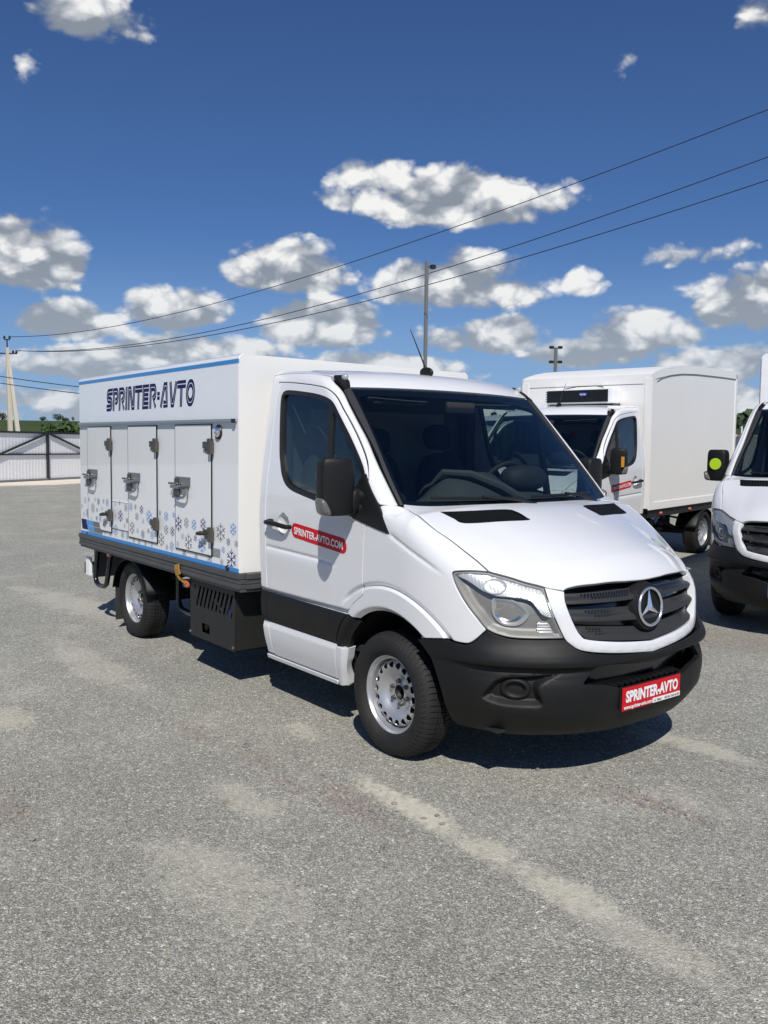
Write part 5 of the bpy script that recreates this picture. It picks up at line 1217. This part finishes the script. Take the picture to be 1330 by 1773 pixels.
def build_ground():
    ground_material(); field_material()
    # yard: fine near the trucks, coarse farther out
    xs = np.concatenate([np.linspace(-60, -12, 13)[:-1], np.linspace(-12, 8, 81), np.linspace(8, 45, 10)[1:]]); ys = np.concatenate([np.linspace(-45, -7, 10)[:-1], np.linspace(-7, 12, 77), np.linspace(12, 46, 10)[1:]])
    V = []; F = []; r2 = np.random.default_rng(3)
    for x in xs:
        for y in ys: V.append((x, y, float(gz(x, y))))
    n = len(ys)
    for i in range(len(xs)-1):
        for j in range(n-1): F.append((i*n+j, (i+1)*n+j, (i+1)*n+j+1, i*n+j+1))
    tag(link('yard_ground', mkmesh('yard_ground', V, F, 'gravel_yard', smooth=True)), kind='structure')
    # surrounding fields rising to a low crest
    V = []; F = []; rr = [30, 60, 90, 140, 210, 300, 400, 500, 600, 700, 900, 1400, 2600, 4500]; na = 120
    for r in rr:
        for k in range(na):
            a = 2*math.pi*k/na; side = abs((math.degrees(a)-108+180) % 360-180); top = 14.2+9*float(ss(48., 18., np.array(side)))
            top += .6*math.sin(a*9)+.5*math.sin(a*23+1)
            h = top*float(ss(50., 610., np.array(float(r))))*(1-.7*float(ss(650., 1500., np.array(float(r)))))
            V.append((CAM_POS[0]+r*math.cos(a), CAM_POS[1]+r*math.sin(a), -.12+h))
    for i in range(len(rr)-1):
        for k in range(na): F.append((i*na+k, (i+1)*na+k, (i+1)*na+(k+1) % na, i*na+(k+1) % na))
    F.append(tuple(range(na-1, -1, -1)))
    tag(link('field_terrain', mkmesh('field_terrain', V, F, 'field', smooth=True)), kind='structure')
    # pale concrete apron before the fence
    P = [(-24.6, -3.5), (-33.0, 9.5), (-41.6, 22.2), (-47.6, 25.8), (-37.6, 9.9), (-29.0, -3.0)]
    V = [(x, y, float(gz(x, y))+.006) for x, y in P]
    tag(link('concrete_apron', mkmesh('concrete_apron', V, [(0, 1, 2, 3, 4, 5)], 'concrete_pale')), kind='structure')
# ------------------------------------------------------------------ loose stones
def build_stones():
    r = np.random.default_rng(5)
    bm = bmesh.new(); bmesh.ops.create_icosphere(bm, subdivisions=1, radius=1.); bm.verts.ensure_lookup_table(); ico = np.array([v.co[:] for v in bm.verts]); fac = [[v.index for v in f.verts] for f in bm.faces]; bm.free(); fac = np.array(fac)
    def heap(name, pts, smin, smax, mat, flat, label):
        V = []; F = []; k = 0
        for x, y in pts:
            s = smin*(smax/smin)**(r.random()**1.8); d = np.array([1, .65+.35*r.random(), flat*(.6+.8*r.random())])*s
            q = ico*(1+.28*(r.random((12, 1))-.5)*2)*d; a = r.random()*6.28; tl = (r.random()-.5)*.5; c, sn = math.cos(a), math.sin(a)
            q = np.stack([q[:, 0]*c-q[:, 1]*sn, q[:, 0]*sn+q[:, 1]*c, q[:, 2]+q[:, 0]*tl*.5], 1); q += [x, y, float(gz(x, y))+d[2]*.45]
            V.append(q); F.append(fac+k); k += 12
        o = link(name, mkmesh(name, np.vstack(V), np.vstack(F), mat)); tag(o, label, 'gravel', kind='stuff'); return o
    pm('chip_grey', (.31, .305, .29), .9, var=.6, vscale=55, bump=.2, bscale=200)
    pm('chip_brown', (.285, .255, .225), .9, var=.5, vscale=45, bump=.2, bscale=200)
    pm('chip_pink', (.42, .36, .31), .9, var=.3, vscale=50)
    pm('chip_dark', (.20, .195, .185), .9, var=.5, vscale=50, bump=.2, bscale=200)
    pm('chip_pale', (.46, .445, .41), .9, var=.35, vscale=50)
    # grit over the near yard, denser towards the camera
    pts = []
    fwd = np.array([_f.x, _f.y]); fwd /= np.linalg.norm(fwd); rt = np.array([_r2.x, _r2.y]); rt /= np.linalg.norm(rt)
    def cam_pt(n, d0, d1, spread=.52):
        d = d0+(d1-d0)*r.random(n)**1.4; s = (r.random(n)*2-1)*spread*d; P = np.array(CAM_POS[:2])+d[:, None]*fwd+s[:, None]*rt; return P
    heap('loose_grit', cam_pt(5200, 2.2, 8.0), .0022, .0075, 'chip_grey', .5, 'fine loose grey grit strewn over the yard')
    heap('pale_grit', cam_pt(1100, 2.2, 7.0), .002, .0065, 'chip_pale', .5, 'scattered pale stone chips on the grey yard')
    P = []
    for cx, cy, sx, sy, n in ((.36, -1.50, .17, .055, 420), (.62, -1.52, .12, .03, 120), (1.22, -.32, .13, .045, 300), (1.45, -.30, .11, .028, 220), (-.96, -1.66, .16, .04, 160), (-.40, -1.55, .14, .05, 200), (0., -1.62, .1, .03, 120), (-.5, -2.83, .16, .06, 150), (-.33, 3.14, .5, .3, 160)):
        P.append(np.stack([cx+1.2*sx*r.standard_normal(n), cy+1.35*sy*r.standard_normal(n)], 1))
    P = np.vstack(P); P = P[r.random(len(P)) < .62]; q = r.random(len(P)); X = cam_pt(120, 2.4, 8.0)
    heap('brown_rubble', np.vstack([P[q < .58], X[:30]]), .006, .023, 'chip_brown', .32, 'brown crumbled stone chips lying in patches before the truck')
    heap('grey_rubble', np.vstack([P[(q >= .58) & (q < .92)], X[30:80]]), .005, .020, 'chip_dark', .32, 'dark grey broken stone flakes among the brown chips')
    heap('pale_rubble', np.vstack([P[q >= .92], X[80:]]), .005, .015, 'chip_pink', .32, 'pale pinkish stone flakes among the brown chips')
# ------------------------------------------------------------------ fence
def build_fence():
    A = np.array([-33.9, 5.45]); B = np.array([-36.75, 9.72]); d = (B-A)/np.linalg.norm(B-A); C0 = np.array([-35.55, 7.92]); nrm = np.array([-d[1], d[0]])
    if nrm @ (np.array(CAM_POS[:2])-C0) < 0: nrm = -nrm
    z0, z1 = .03, 2.13; Lp = 5.0; ang = math.atan2(d[1], d[0])
    names = ('white corrugated fence bay left of the central black post', 'white corrugated fence bay between central post and truck body')
    for i in (-2, -1, 0, 1):
        s = C0+d*Lp*i; T = empty('fence_bay', (s[0], s[1], 0), ang)
        lab = {-1: names[0], 0: names[1], -2: 'white corrugated fence bay at the far left edge', 1: 'white corrugated fence bay mostly behind the truck body'}[i]
        tag(T, lab, 'fence', 'bays of the corrugated yard fence')
        sg = 1 if (np.array([-math.sin(ang), math.cos(ang)]) @ nrm) > 0 else -1
        # corrugated sheets, each sheet its own piece
        for k in range(5):
            V = []; F = []; n = 40
            for j in range(n+1):
                x = .05+k*.98+.98*j/n; ph = (j % 8); off = .0045 if ph in (1, 2, 3) else 0.0
                V += [(x, off*sg, z0+.02), (x, off*sg, z1-.03)]
            for j in range(n): F.append((2*j, 2*j+2, 2*j+3, 2*j+1))
            link('fence_sheet', mkmesh('fence_sheet', V, F, 'fence_white'), T)
        y = .035*sg
        MB().span((0, y-.03, z1-.07), (Lp, y+.03, z1+.01), .004).build('top_rail', 'fence_frame', T)
        MB().span((0, y-.03, 1.13), (Lp, y+.03, 1.19), .004).build('middle_rail', 'fence_frame', T)
        MB().span((0, y-.03, z0), (Lp, y+.03, z0+.07), .004).build('bottom_rail', 'mast_grey', T)
        a, b = ((.05, z1-.05), (Lp-.1, .55)) if i % 2 == 0 else ((Lp-.05, z1-.05), (.1, .55))
        MB().bar((a[0], y+.034*sg, a[1]), (b[0], y+.034*sg, b[1]), .05, .085).build('brace', 'fence_frame', T)
        MB().span((-.07, y-.03, 0), (.07, y+.085*(1), z1+.02), .004).build('post', 'fence_frame', T)
    # gate bolt hanging on the central post
    # low grey wall with a coping on the far right
    W_ = empty('yard_wall', (-18.2, 33.9, .06), math.radians(38)); W_.location.z = .17; tag(W_, 'grey concrete yard wall behind the parked trucks at right', 'wall')
    for k in range(8):
        MB().span((-10+2.5*k+.01, -.06, 0), (-10+2.5*k+2.49, .06, 2.2), .01).build('wall_panel', 'wall_grey', W_)
        MB().span((-10+2.5*k-.08, -.09, 0), (-10+2.5*k+.08, .09, 2.26), .01).build('wall_post', 'wall_grey', W_)
    MB().span((-10, -.10, 2.20), (10, .10, 2.28), .01).build('coping', 'concrete_pale', W_)
    sg_ = empty('small_sign', (-17.64, 33.8, 2.34), math.radians(-55)); tag(sg_, 'small white board with dark curved bars above the grey wall', 'sign')
    MB().span((-.28, -.02, .10), (.28, .02, .50), .005).build('board', 'sign_white', sg_)
    for k in range(3):
        L = [(-.20+.40*t, .034, .20+.10*k-.05*math.sin(math.pi*t)) for t in np.linspace(0, 1, 9)]; MB().tube(L, .016, 6).build('curved_bar', 'mast_grey', sg_)
        MB().tube([(x, -.034, z) for x, y, z in L], .016, 6).build('curved_bar', 'mast_grey', sg_)
    for x in (-.18, .18): MB().span((x-.02, -.02, 0), (x+.02, .02, .10)).build('leg', 'sign_white', sg_)
# ------------------------------------------------------------------ poles and wires
def build_poles():
    T = empty('utility_pole', (-66.6, 14.45, .1)); tag(T, 'pale concrete utility pole with leaning strut beyond the fence', 'utility pole')
    def tap(name, a, b, w0, w1, mat):
        a = Vector(a); b = Vector(b); V = []
        for p, w in ((a, w0), (b, w1)):
            for sx, sy in ((-1, -1), (1, -1), (1, 1), (-1, 1)): V.append(p+Vector((sx*w/2, sy*w/2, 0)))
        F = [(0, 1, 2, 3), (4, 5, 6, 7)]+[(i, (i+1) % 4, (i+1) % 4+4, i+4) for i in range(4)]; return MB().add(V, F).build(name, mat, T)
    tap('pole', (.1, .1, 0), (-.1, 0, 8.75), .34, .22, 'concrete_pole'); tap('strut', (1.2, .55, 0), (.0, .06, 7.75), .32, .22, 'concrete_pole')
    lat = Vector((_r2.x, _r2.y, 0)).normalized()
    mb = MB(); c = Vector((-.1, 0, 8.3)); mb.bar(c-lat*.75, c+lat*.75, .09, .09); mb.build('crossarm', 'wire_dark', T)
    mb = MB(); mb.bar((-.1, 0, 8.6), (-.1, 0, 9.4), .08); c2_ = Vector((-.1, 0, 9.35)); mb.bar(c2_-lat*.22, c2_+lat*.22, .08, .08); mb.build('top_bracket', 'wire_dark', T)
    for q in (Vector((-.1, 0, 8.42))-lat*.7, Vector((-.1, 0, 8.42))+lat*.45, Vector((-.1, 0, 8.42))+lat*.7, c2_-lat*.2+Vector((0, 0, .17)), c2_+lat*.2+Vector((0, 0, .17))):
        mb = MB().lathe([(0, -.11), (.07, -.11), (.09, -.02), (.06, 0), (.09, .03), (.05, .12), (0, .13)], 10, 'z', tuple(q)); mb.build('insulator', 'wire_dark', T, smooth=True)
    def wire(P0, P1, sag, r0, r1, lab):
        P0 = Vector(P0); P1 = Vector(P1); L = []
        for t in np.linspace(0, 1, 60): p = P0.lerp(P1, t); p.z -= 4*sag*t*(1-t); L.append(p)
        mb = MB().tube(L, [r0+(r1-r0)*t for t in np.linspace(0, 1, 60)], 6, caps=False); o = mb.build('power_line', 'wire_dark', smooth=True); tag(o, lab, 'power line', 'overhead power lines')
    wire((-66.68, 14.65, 9.68), (-4.85, 15.46, 9.67), 1.4, .022, .011, 'topmost overhead power line rising across the sky to the right')
    wire((-66.17, 15.17, 8.62), (-6.66, 19.72, 10.18), 1.7, .024, .013, 'middle overhead power line from the pole crossarm to the right')
    wire((-66.10, 15.05, 8.62), (-6.62, 19.7, 9.50), 1.62, .024, .013, 'lowest of the three long overhead power lines')
    wire((-50.0, 6.4, 5.9), (-20.1, 16.5, 3.3), .55, .020, .018, 'upper short cable between left edge and truck body')
    wire((-50.0, 6.4, 5.5), (-20.1, 16.5, 3.0), .50, .020, .018, 'lower short cable between left edge and truck body')
    T = empty('light_mast', (-20.1, 16.57, .07)); tag(T, 'tall grey steel lamp mast rising behind the truck cab', 'lamp post')
    MB().span((-.052, -.052, 0), (.052, .052, 8.25), .008).build('mast', 'mast_grey', T)
    mb = MB(); c = Vector((0, 0, 8.05)); mb.bar(c, c+lat*.22, .04); mb.box(c+lat*.22, (.16, .16, .14), .02); mb.build('floodlight', 'fence_frame', T)
    T = empty('light_mast', (-36.6, 42.7, .07)); tag(T, 'far slim lamp mast with paired floodlights above the refrigerated box', 'lamp post')
    MB().span((-.09, -.09, 0), (.09, .09, 8.6), .01).build('mast', 'mast_grey', T)
    for z in (8.55, 7.55):
        mb = MB(); c = Vector((0, 0, z)); mb.bar(c-lat*.32, c+lat*.32, .06, .06)
        for e in (-1, 1): mb.box(c+lat*.30*e+Vector((0, 0, .06)), (.24, .24, .18), .02)
        mb.build('floodlight', 'fence_frame', T)
# ------------------------------------------------------------------ distant trees
def build_trees():
    r = np.random.default_rng(9)
    def tree(name, base, h, w, lab, mat='leaf', nl=420):
        T = empty(name, base); tag(T, lab, 'tree', 'far trees on the crest')
        mb = MB().tube([(0, 0, 0), (.02*h, 0, .25*h), (-.02*h, .01*h, .6*h)], [.045*h, .035*h, .015*h], 8)
        for a in (0.4, 2.5, 4.4): mb.tube([(0, 0, .3*h), (.18*h*math.cos(a), .18*h*math.sin(a), .55*h)], [.02*h, .008*h], 6)
        mb.build('trunk', 'bark', T)
        cl = [(w*.32*math.cos(a)*q, w*.32*math.sin(a)*q, h*(.45+.38*r.random()), w*(.20+.12*r.random())) for a, q in zip(r.random(9)*6.28, .3+.7*r.random(9))]+[(0, 0, h*.78, w*.26)]
        V = []; F = []; k = 0
        for i in range(nl):
            c = cl[r.integers(len(cl))]; d = r.standard_normal(3); d /= np.linalg.norm(d); p = np.array(c[:3])+d*c[3]*(.75+.4*r.random())*np.array([1, 1, .8]); s = w*.045*(.6+r.random())
            a1 = r.standard_normal(3); a1 /= np.linalg.norm(a1); a2 = np.cross(a1, r.standard_normal(3)); a2 /= np.linalg.norm(a2)
            V += [p+a1*s, p+a2*s*.8, p-a1*s, p-a2*s*.8]; F.append((k, k+1, k+2, k+3)); k += 4
        link('crown', mkmesh('crown', V, F, mat), T)
    def at(u, v, dep):
        d = _r2*((u-665)/CAM_F)+_u2*(-(v-886.5)/CAM_F)+_f; return Vector(CAM_POS)+d*dep
    for u, v, hh, ww, dep, lab in ((5, 731, 6.4, 8.0, 560, 'dark bushy tree on the crest left of the utility pole'), (75, 729, 3.2, 5.0, 560, 'low bush tree on the crest between pole and round tree'), (101, 730, 5.2, 7.0, 560, 'round dark tree on the crest above the fence'), (113, 730, 2.6, 6.0, 555, 'small shrubby tree beside the round crest tree'), (126, 729, 3.4, 2.6, 560, 'small slim tree on the crest nearest the truck body')):
        p = at(u, v, dep); tree('crest_tree', (p.x, p.y, p.z-.6), hh, ww, lab)
    # wood on the right horizon, hedge shrubs before it: one mass
    V = []; F = []; k = 0
    for i in range(5200):
        u = 1180+240*r.random(); q = r.random(); dep = 250+90*r.random(); p = at(u, 716+30*q+6*math.sin(u*.11)*(1-q)+r.random()*3, dep); s = .9*(.6+r.random())
        a1 = r.standard_normal(3); a1 /= np.linalg.norm(a1); a2 = np.cross(a1, r.standard_normal(3)); a2 /= np.linalg.norm(a2); p = np.array(p)
        V += [p+a1*s, p+a2*s*.8, p-a1*s, p-a2*s*.8]; F.append((k, k+1, k+2, k+3)); k += 4
    tag(link('far_wood', mkmesh('far_wood', V, F, 'leaf')), 'dark green wood along the horizon at the right', 'wood', kind='stuff')
    V = []; F = []; k = 0
    for i in range(1500):
        u = 75+70*r.random(); q = r.random(); dep = 180+40*r.random(); p = at(u, 733+4*abs(u-122)/45+12*q+r.random()*2, dep); s = .55*(.6+r.random())
        a1 = r.standard_normal(3); a1 /= np.linalg.norm(a1); a2 = np.cross(a1, r.standard_normal(3)); a2 /= np.linalg.norm(a2); p = np.array(p)
        V += [p+a1*s, p+a2*s*.8, p-a1*s, p-a2*s*.8]; F.append((k, k+1, k+2, k+3)); k += 4
    tag(link('field_scrub', mkmesh('field_scrub', V, F, 'leaf_light')), 'green scrub growing on the slope behind the fence', 'scrub', kind='stuff')
# ------------------------------------------------------------------ other trucks' bodies
def build_fridge_box(T):
    """insulated box with a roof that sweeps up from the front, edge profiles, refrigeration unit"""
    x0, x1, hy, z0 = -4.78, -1.47, 1.005, .83
    prof = [(x1, z0), (x1, 2.655)]+[(-1.50, 2.668), (-1.66, 2.712), (-1.85, 2.752), (-2.1, 2.792), (-2.45, 2.828), (-3.0, 2.855), (-4.0, 2.87), (x0, 2.875), (x0, z0)]
    b = MB().prism(prof, -hy, hy, 'xz').build('cargo_body', 'box_cream', T)
    for s in (-1, 1):
        # edge frame of the side: front post, roof band, bottom rail, rear post
        y0, y1 = (hy-.004)*s, (hy+.010)*s
        MB().span((x1-.145, y0, z0-.02), (x1+.008, y1, 2.58), .006).build('front_post', 'box_cream', b)
        MB().span((x0-.008, y0, z0-.02), (x0+.07, y1, 2.84), .006).build('rear_post', 'box_cream', b)
        MB().span((x0+.07, y0, z0-.02), (x1-.145, y1, z0+.085), .006).build('bottom_rail', 'box_cream', b)
        mb = MB(); up = prof[1:-1]; L = [(x, z) for x, z in up]+[(x, z-.115+.02*ss(-1.9, -1.5, np.array(x))) for x, z in up[::-1]]
        mb.prism([(float(a), float(c)) for a, c in L], y0, y1, 'xz'); mb.build('roof_band', 'box_cream', b)
        mb = MB()
        for k in range(9): mb.tube([(x1-.3-.34*k, y1, z0+.03), (x1-.3-.34*k, y1+.004*s, z0+.03)], .009, 8)
        mb.build('rivets', 'box_cream', b)
        # dark joint line under the band
        J = [(-1.62, 2.565), (-1.80, 2.62), (-2.1, 2.672), (-2.5, 2.712), (-3.0, 2.735), (-4.0, 2.752), (x0+.08, 2.757)]
        MB().tube([(x, y1+.0005*s, z) for x, z in J], .004, 5).build('joint_line', 'stripe_grey', b)
    MB().span((x1-.004, -hy+.12, 2.52), (x1+.004, hy-.12, 2.526)).build('joint_line', 'stripe_grey', b)
    MB().span((x1-.002, -hy, z0), (x1+.006, -hy+.10, 2.60), .003).build('front_corner', 'box_cream', b); MB().span((x1-.002, hy-.10, z0), (x1+.006, hy, 2.60), .003).build('front_corner', 'box_cream', b)
    # refrigeration unit
    xf = x1; u = MB(); u.span((xf, -.46, 2.262), (xf+.26, .575, 2.472), .03); un = u.build('fridge_unit', 'box_white', T)
    MB().span((xf+.255, -.44, 2.285), (xf+.268, .50, 2.455), .02).build('unit_opening', 'gloss_black', un)
    for k in range(5): MB().span((xf+.262, -.455, 2.300+.033*k), (xf+.285, .49, 2.308+.033*k), .003).build('louvre', 'black_plastic', un)
    mb = MB().lathe([(0, .012), (.075, .010), (.082, 0)], 28, 'x'); mb.V = [(xf+.286+x, .14+y*.8, 2.392+z*.36) for x, y, z in mb.V]; bd = mb.build('badge', 'logo_blue', un, smooth=True)
    V, F = text_mesh('Carrier', .05, .001); link('badge_lettering', mkmesh('badge_lettering', [(xf+.2995, .14+x*.62, 2.392+y*.7) for x, y, z in V], F, 'sign_white'), bd)
    MB().span((xf, -.42, 2.240), (xf+.22, .55, 2.261)).build('unit_tray', 'gloss_black', un)
    MB().tube([(xf+.01, -.3, 2.49), (xf+.03, -.1, 2.515), (xf+.03, .2, 2.518), (xf+.01, .3, 2.50)], .006, 6).build('hose', 'seal_black', un)
    MB().span((x0+.05, -.98, z0-.13), (x1-.05, .98, z0-.021)).build('floor_pan', 'chassis_black', T)
    for s in (-1, 1):
        for x in (-1.95, -3.0): V, F = superell((x, (hy-.02)*s, .745), (.09, .03, .045), 3, 14, 8); MB().add(V, F).build('side_marker', 'orange_lamp', T, smooth=True)
def build_plain_box(T):
    x0, x1, hy, z0, z1 = -4.9, -1.5, 1.03, .85, 2.75
    sec = rounded_box_shell(x0, x1, hy, z0, z1, .06); b = MB().prism(sec, x0, x1, 'yz').build('cargo_body', 'fence_white', T)
    for s in (-1, 1):
        MB().span((x1-.07, (hy-.004)*s, z0-.02), (x1+.006, (hy+.008)*s, z1-.06), .004).build('front_post', 'alu', b); MB().span((x0, (hy-.004)*s, z0-.05), (x1, (hy+.010)*s, z0+.05), .004).build('bottom_rail', 'alu', b)
    MB().span((x0+.05, -.98, z0-.13), (x1-.05, .98, z0-.051)).build('floor_pan', 'chassis_black', T)
def ad_plate(T):
    # red advertising plate bent slightly round the bumper
    y0, y1, z0, z1 = -.280, .224, .399, .519; V = []; F = []; n = 12
    def px_(y): return 1.066-.12*max(0, abs(y)-.10)**2
    def sheet(name, ya, yb, za, zb, d, mat, par):
        V = []; F = []
        for i in range(n+1):
            y = ya+(yb-ya)*i/n; x = px_(y)
            for q in (0, .003): V += [(x+d+q, y, za), (x+d+q, y, zb)]
        for i in range(n):
            a = 4*i; c = 4*(i+1); F += [(a+2, c+2, c+3, a+3), (a, a+1, c+1, c), (a+1, a+3, c+3, c+1), (a, c, c+2, a+2)]
        F += [(0, 2, 3, 1), (4*n, 4*n+1, 4*n+3, 4*n+2)]
        return link(name, mkmesh(name, V, F, mat), par)
    P = sheet('number_plate', y0, y1, z0, z1, 0, 'sign_red', T)
    sheet('plate_holder', y0-.012, y1+.004, z0-.006, z1+.006, -.006, 'black_plastic', P)
    sheet('plate_strip', -.028, y1-.004, z0+.003, z0+.027, .0035, 'sign_white', P)
    def put(txt, size, yc, zc, wid, mat, bold, d):
        V, F = text_mesh(txt, size, bold); V = np.array(V); V[:, 0] *= wid/(V[:, 0].max()-V[:, 0].min()); c = (V[:, 1].max()+V[:, 1].min())/2
        Q = [(px_(yc+x)+d, yc+x, zc+y-c) for x, y, z in V]; link('plate_lettering', mkmesh('plate_lettering', Q, F, mat), P)
    put('SPRINTER-AVTO', .078, -.028, .470, .455, 'sign_white', .0036, .0055); put('www.sprinter-avto.com', .028, -.152, .4125, .235, 'sign_white',   .0009, .0055); put('м. Рівне   +38 067 364 60 00', .019, .097, .414, .225, 'sign_dark', .0003, .0075)
def euro_plate(T):
    P = MB().span((1.052, -.26, .395), (1.056, .26, .507), .002).build('number_plate', 'sign_white', T)
    MB().span((1.0565, -.258, .397), (1.058, -.215, .505)).build('plate_band', 'plate_blue', P)
    MB().span((1.0565, -.258, .384), (1.058, -.18, .394)).build('plate_frame', 'sign_red', P)
# ------------------------------------------------------------------ assembly
build_ground()
WM = build_wheel_meshes()
TR = empty('delivery_truck', (0, 0, 0))
tag(TR, 'white delivery truck with blue-striped locker body and red plate, nearest the camera', 'truck', 'white trucks parked in the yard')
build_cab(TR); build_chassis(TR)
for x in (0, -3.665):
    for s in (-1, 1): add_wheel(TR, x, s, WM, .35 if x == 0 else .1)
for s in (-1, 1): rear_guard(TR, s)
base_parts = list(TR.children)
def clone(loc, rz, lab, pitch=0.):
    T = empty('delivery_truck', loc, rz); T.rotation_euler = (0, pitch, rz)
    for o in base_parts: copy_tree(o, T)
    tag(T, lab, 'truck', 'white trucks parked in the yard'); return T
TB = clone((-4.0, 4.53, .072), math.radians(-78.8), 'white truck with cream refrigerated box and black cooling unit above its cab', .0115); build_fridge_box(TB)
TC = clone((-.13, 4.47, .070), math.radians(-75.5), 'white truck cut off by the right picture edge, green dot on its mirror', .0115); build_plain_box(TC); euro_plate(TC)
def fridge_copy(T, unit=True):
    for o in list(TB.children):
        if o.name.startswith(('cargo_body', 'floor_pan')) or (unit and o.name.startswith('fridge_unit')): copy_tree(o, T)
TA = clone((-8.37, 7.27, .125), math.radians(-112), 'white bare truck cab seen through the windshield and side window of the nearest truck', .011)
TD = clone((-13.0, 9.0, .13), math.radians(-122), 'white box truck farthest back, its pale body behind the nearest truck cab', .010); fridge_copy(TD)
TE = clone((-10.6, -8.4, 0.), math.radians(72), 'white truck parked opposite, seen only mirrored in the nearest door window'); fridge_copy(TE)
build_ice_box(TR); build_ice_extras(TR); ad_plate(TR)
# amber reflector on the mirrors of the refrigerated truck, green dot on the right-edge truck
for T, y, m_, n_ in ((TB, 1, 'amber', 'amber_strip'), (TC, -1, 'sticker_green', 'green_sticker')):
    mir = [o for o in T.children if o.name.startswith('mirror') and sum(v.co.y for v in o.data.vertices)*y > 0][0]
    if y > 0: MB().span((-.262, 1.182, 1.43), (-.226, 1.212, 1.56), .006).build(n_, m_, mir)
    else:
        mb = MB().lathe([(0, .004), (.058, .004), (.060, 0)], 28, 'x', (-.224, -1.125, 1.515)); mb.build(n_, m_, mir)
build_fence(); build_poles(); build_trees(); build_stones()
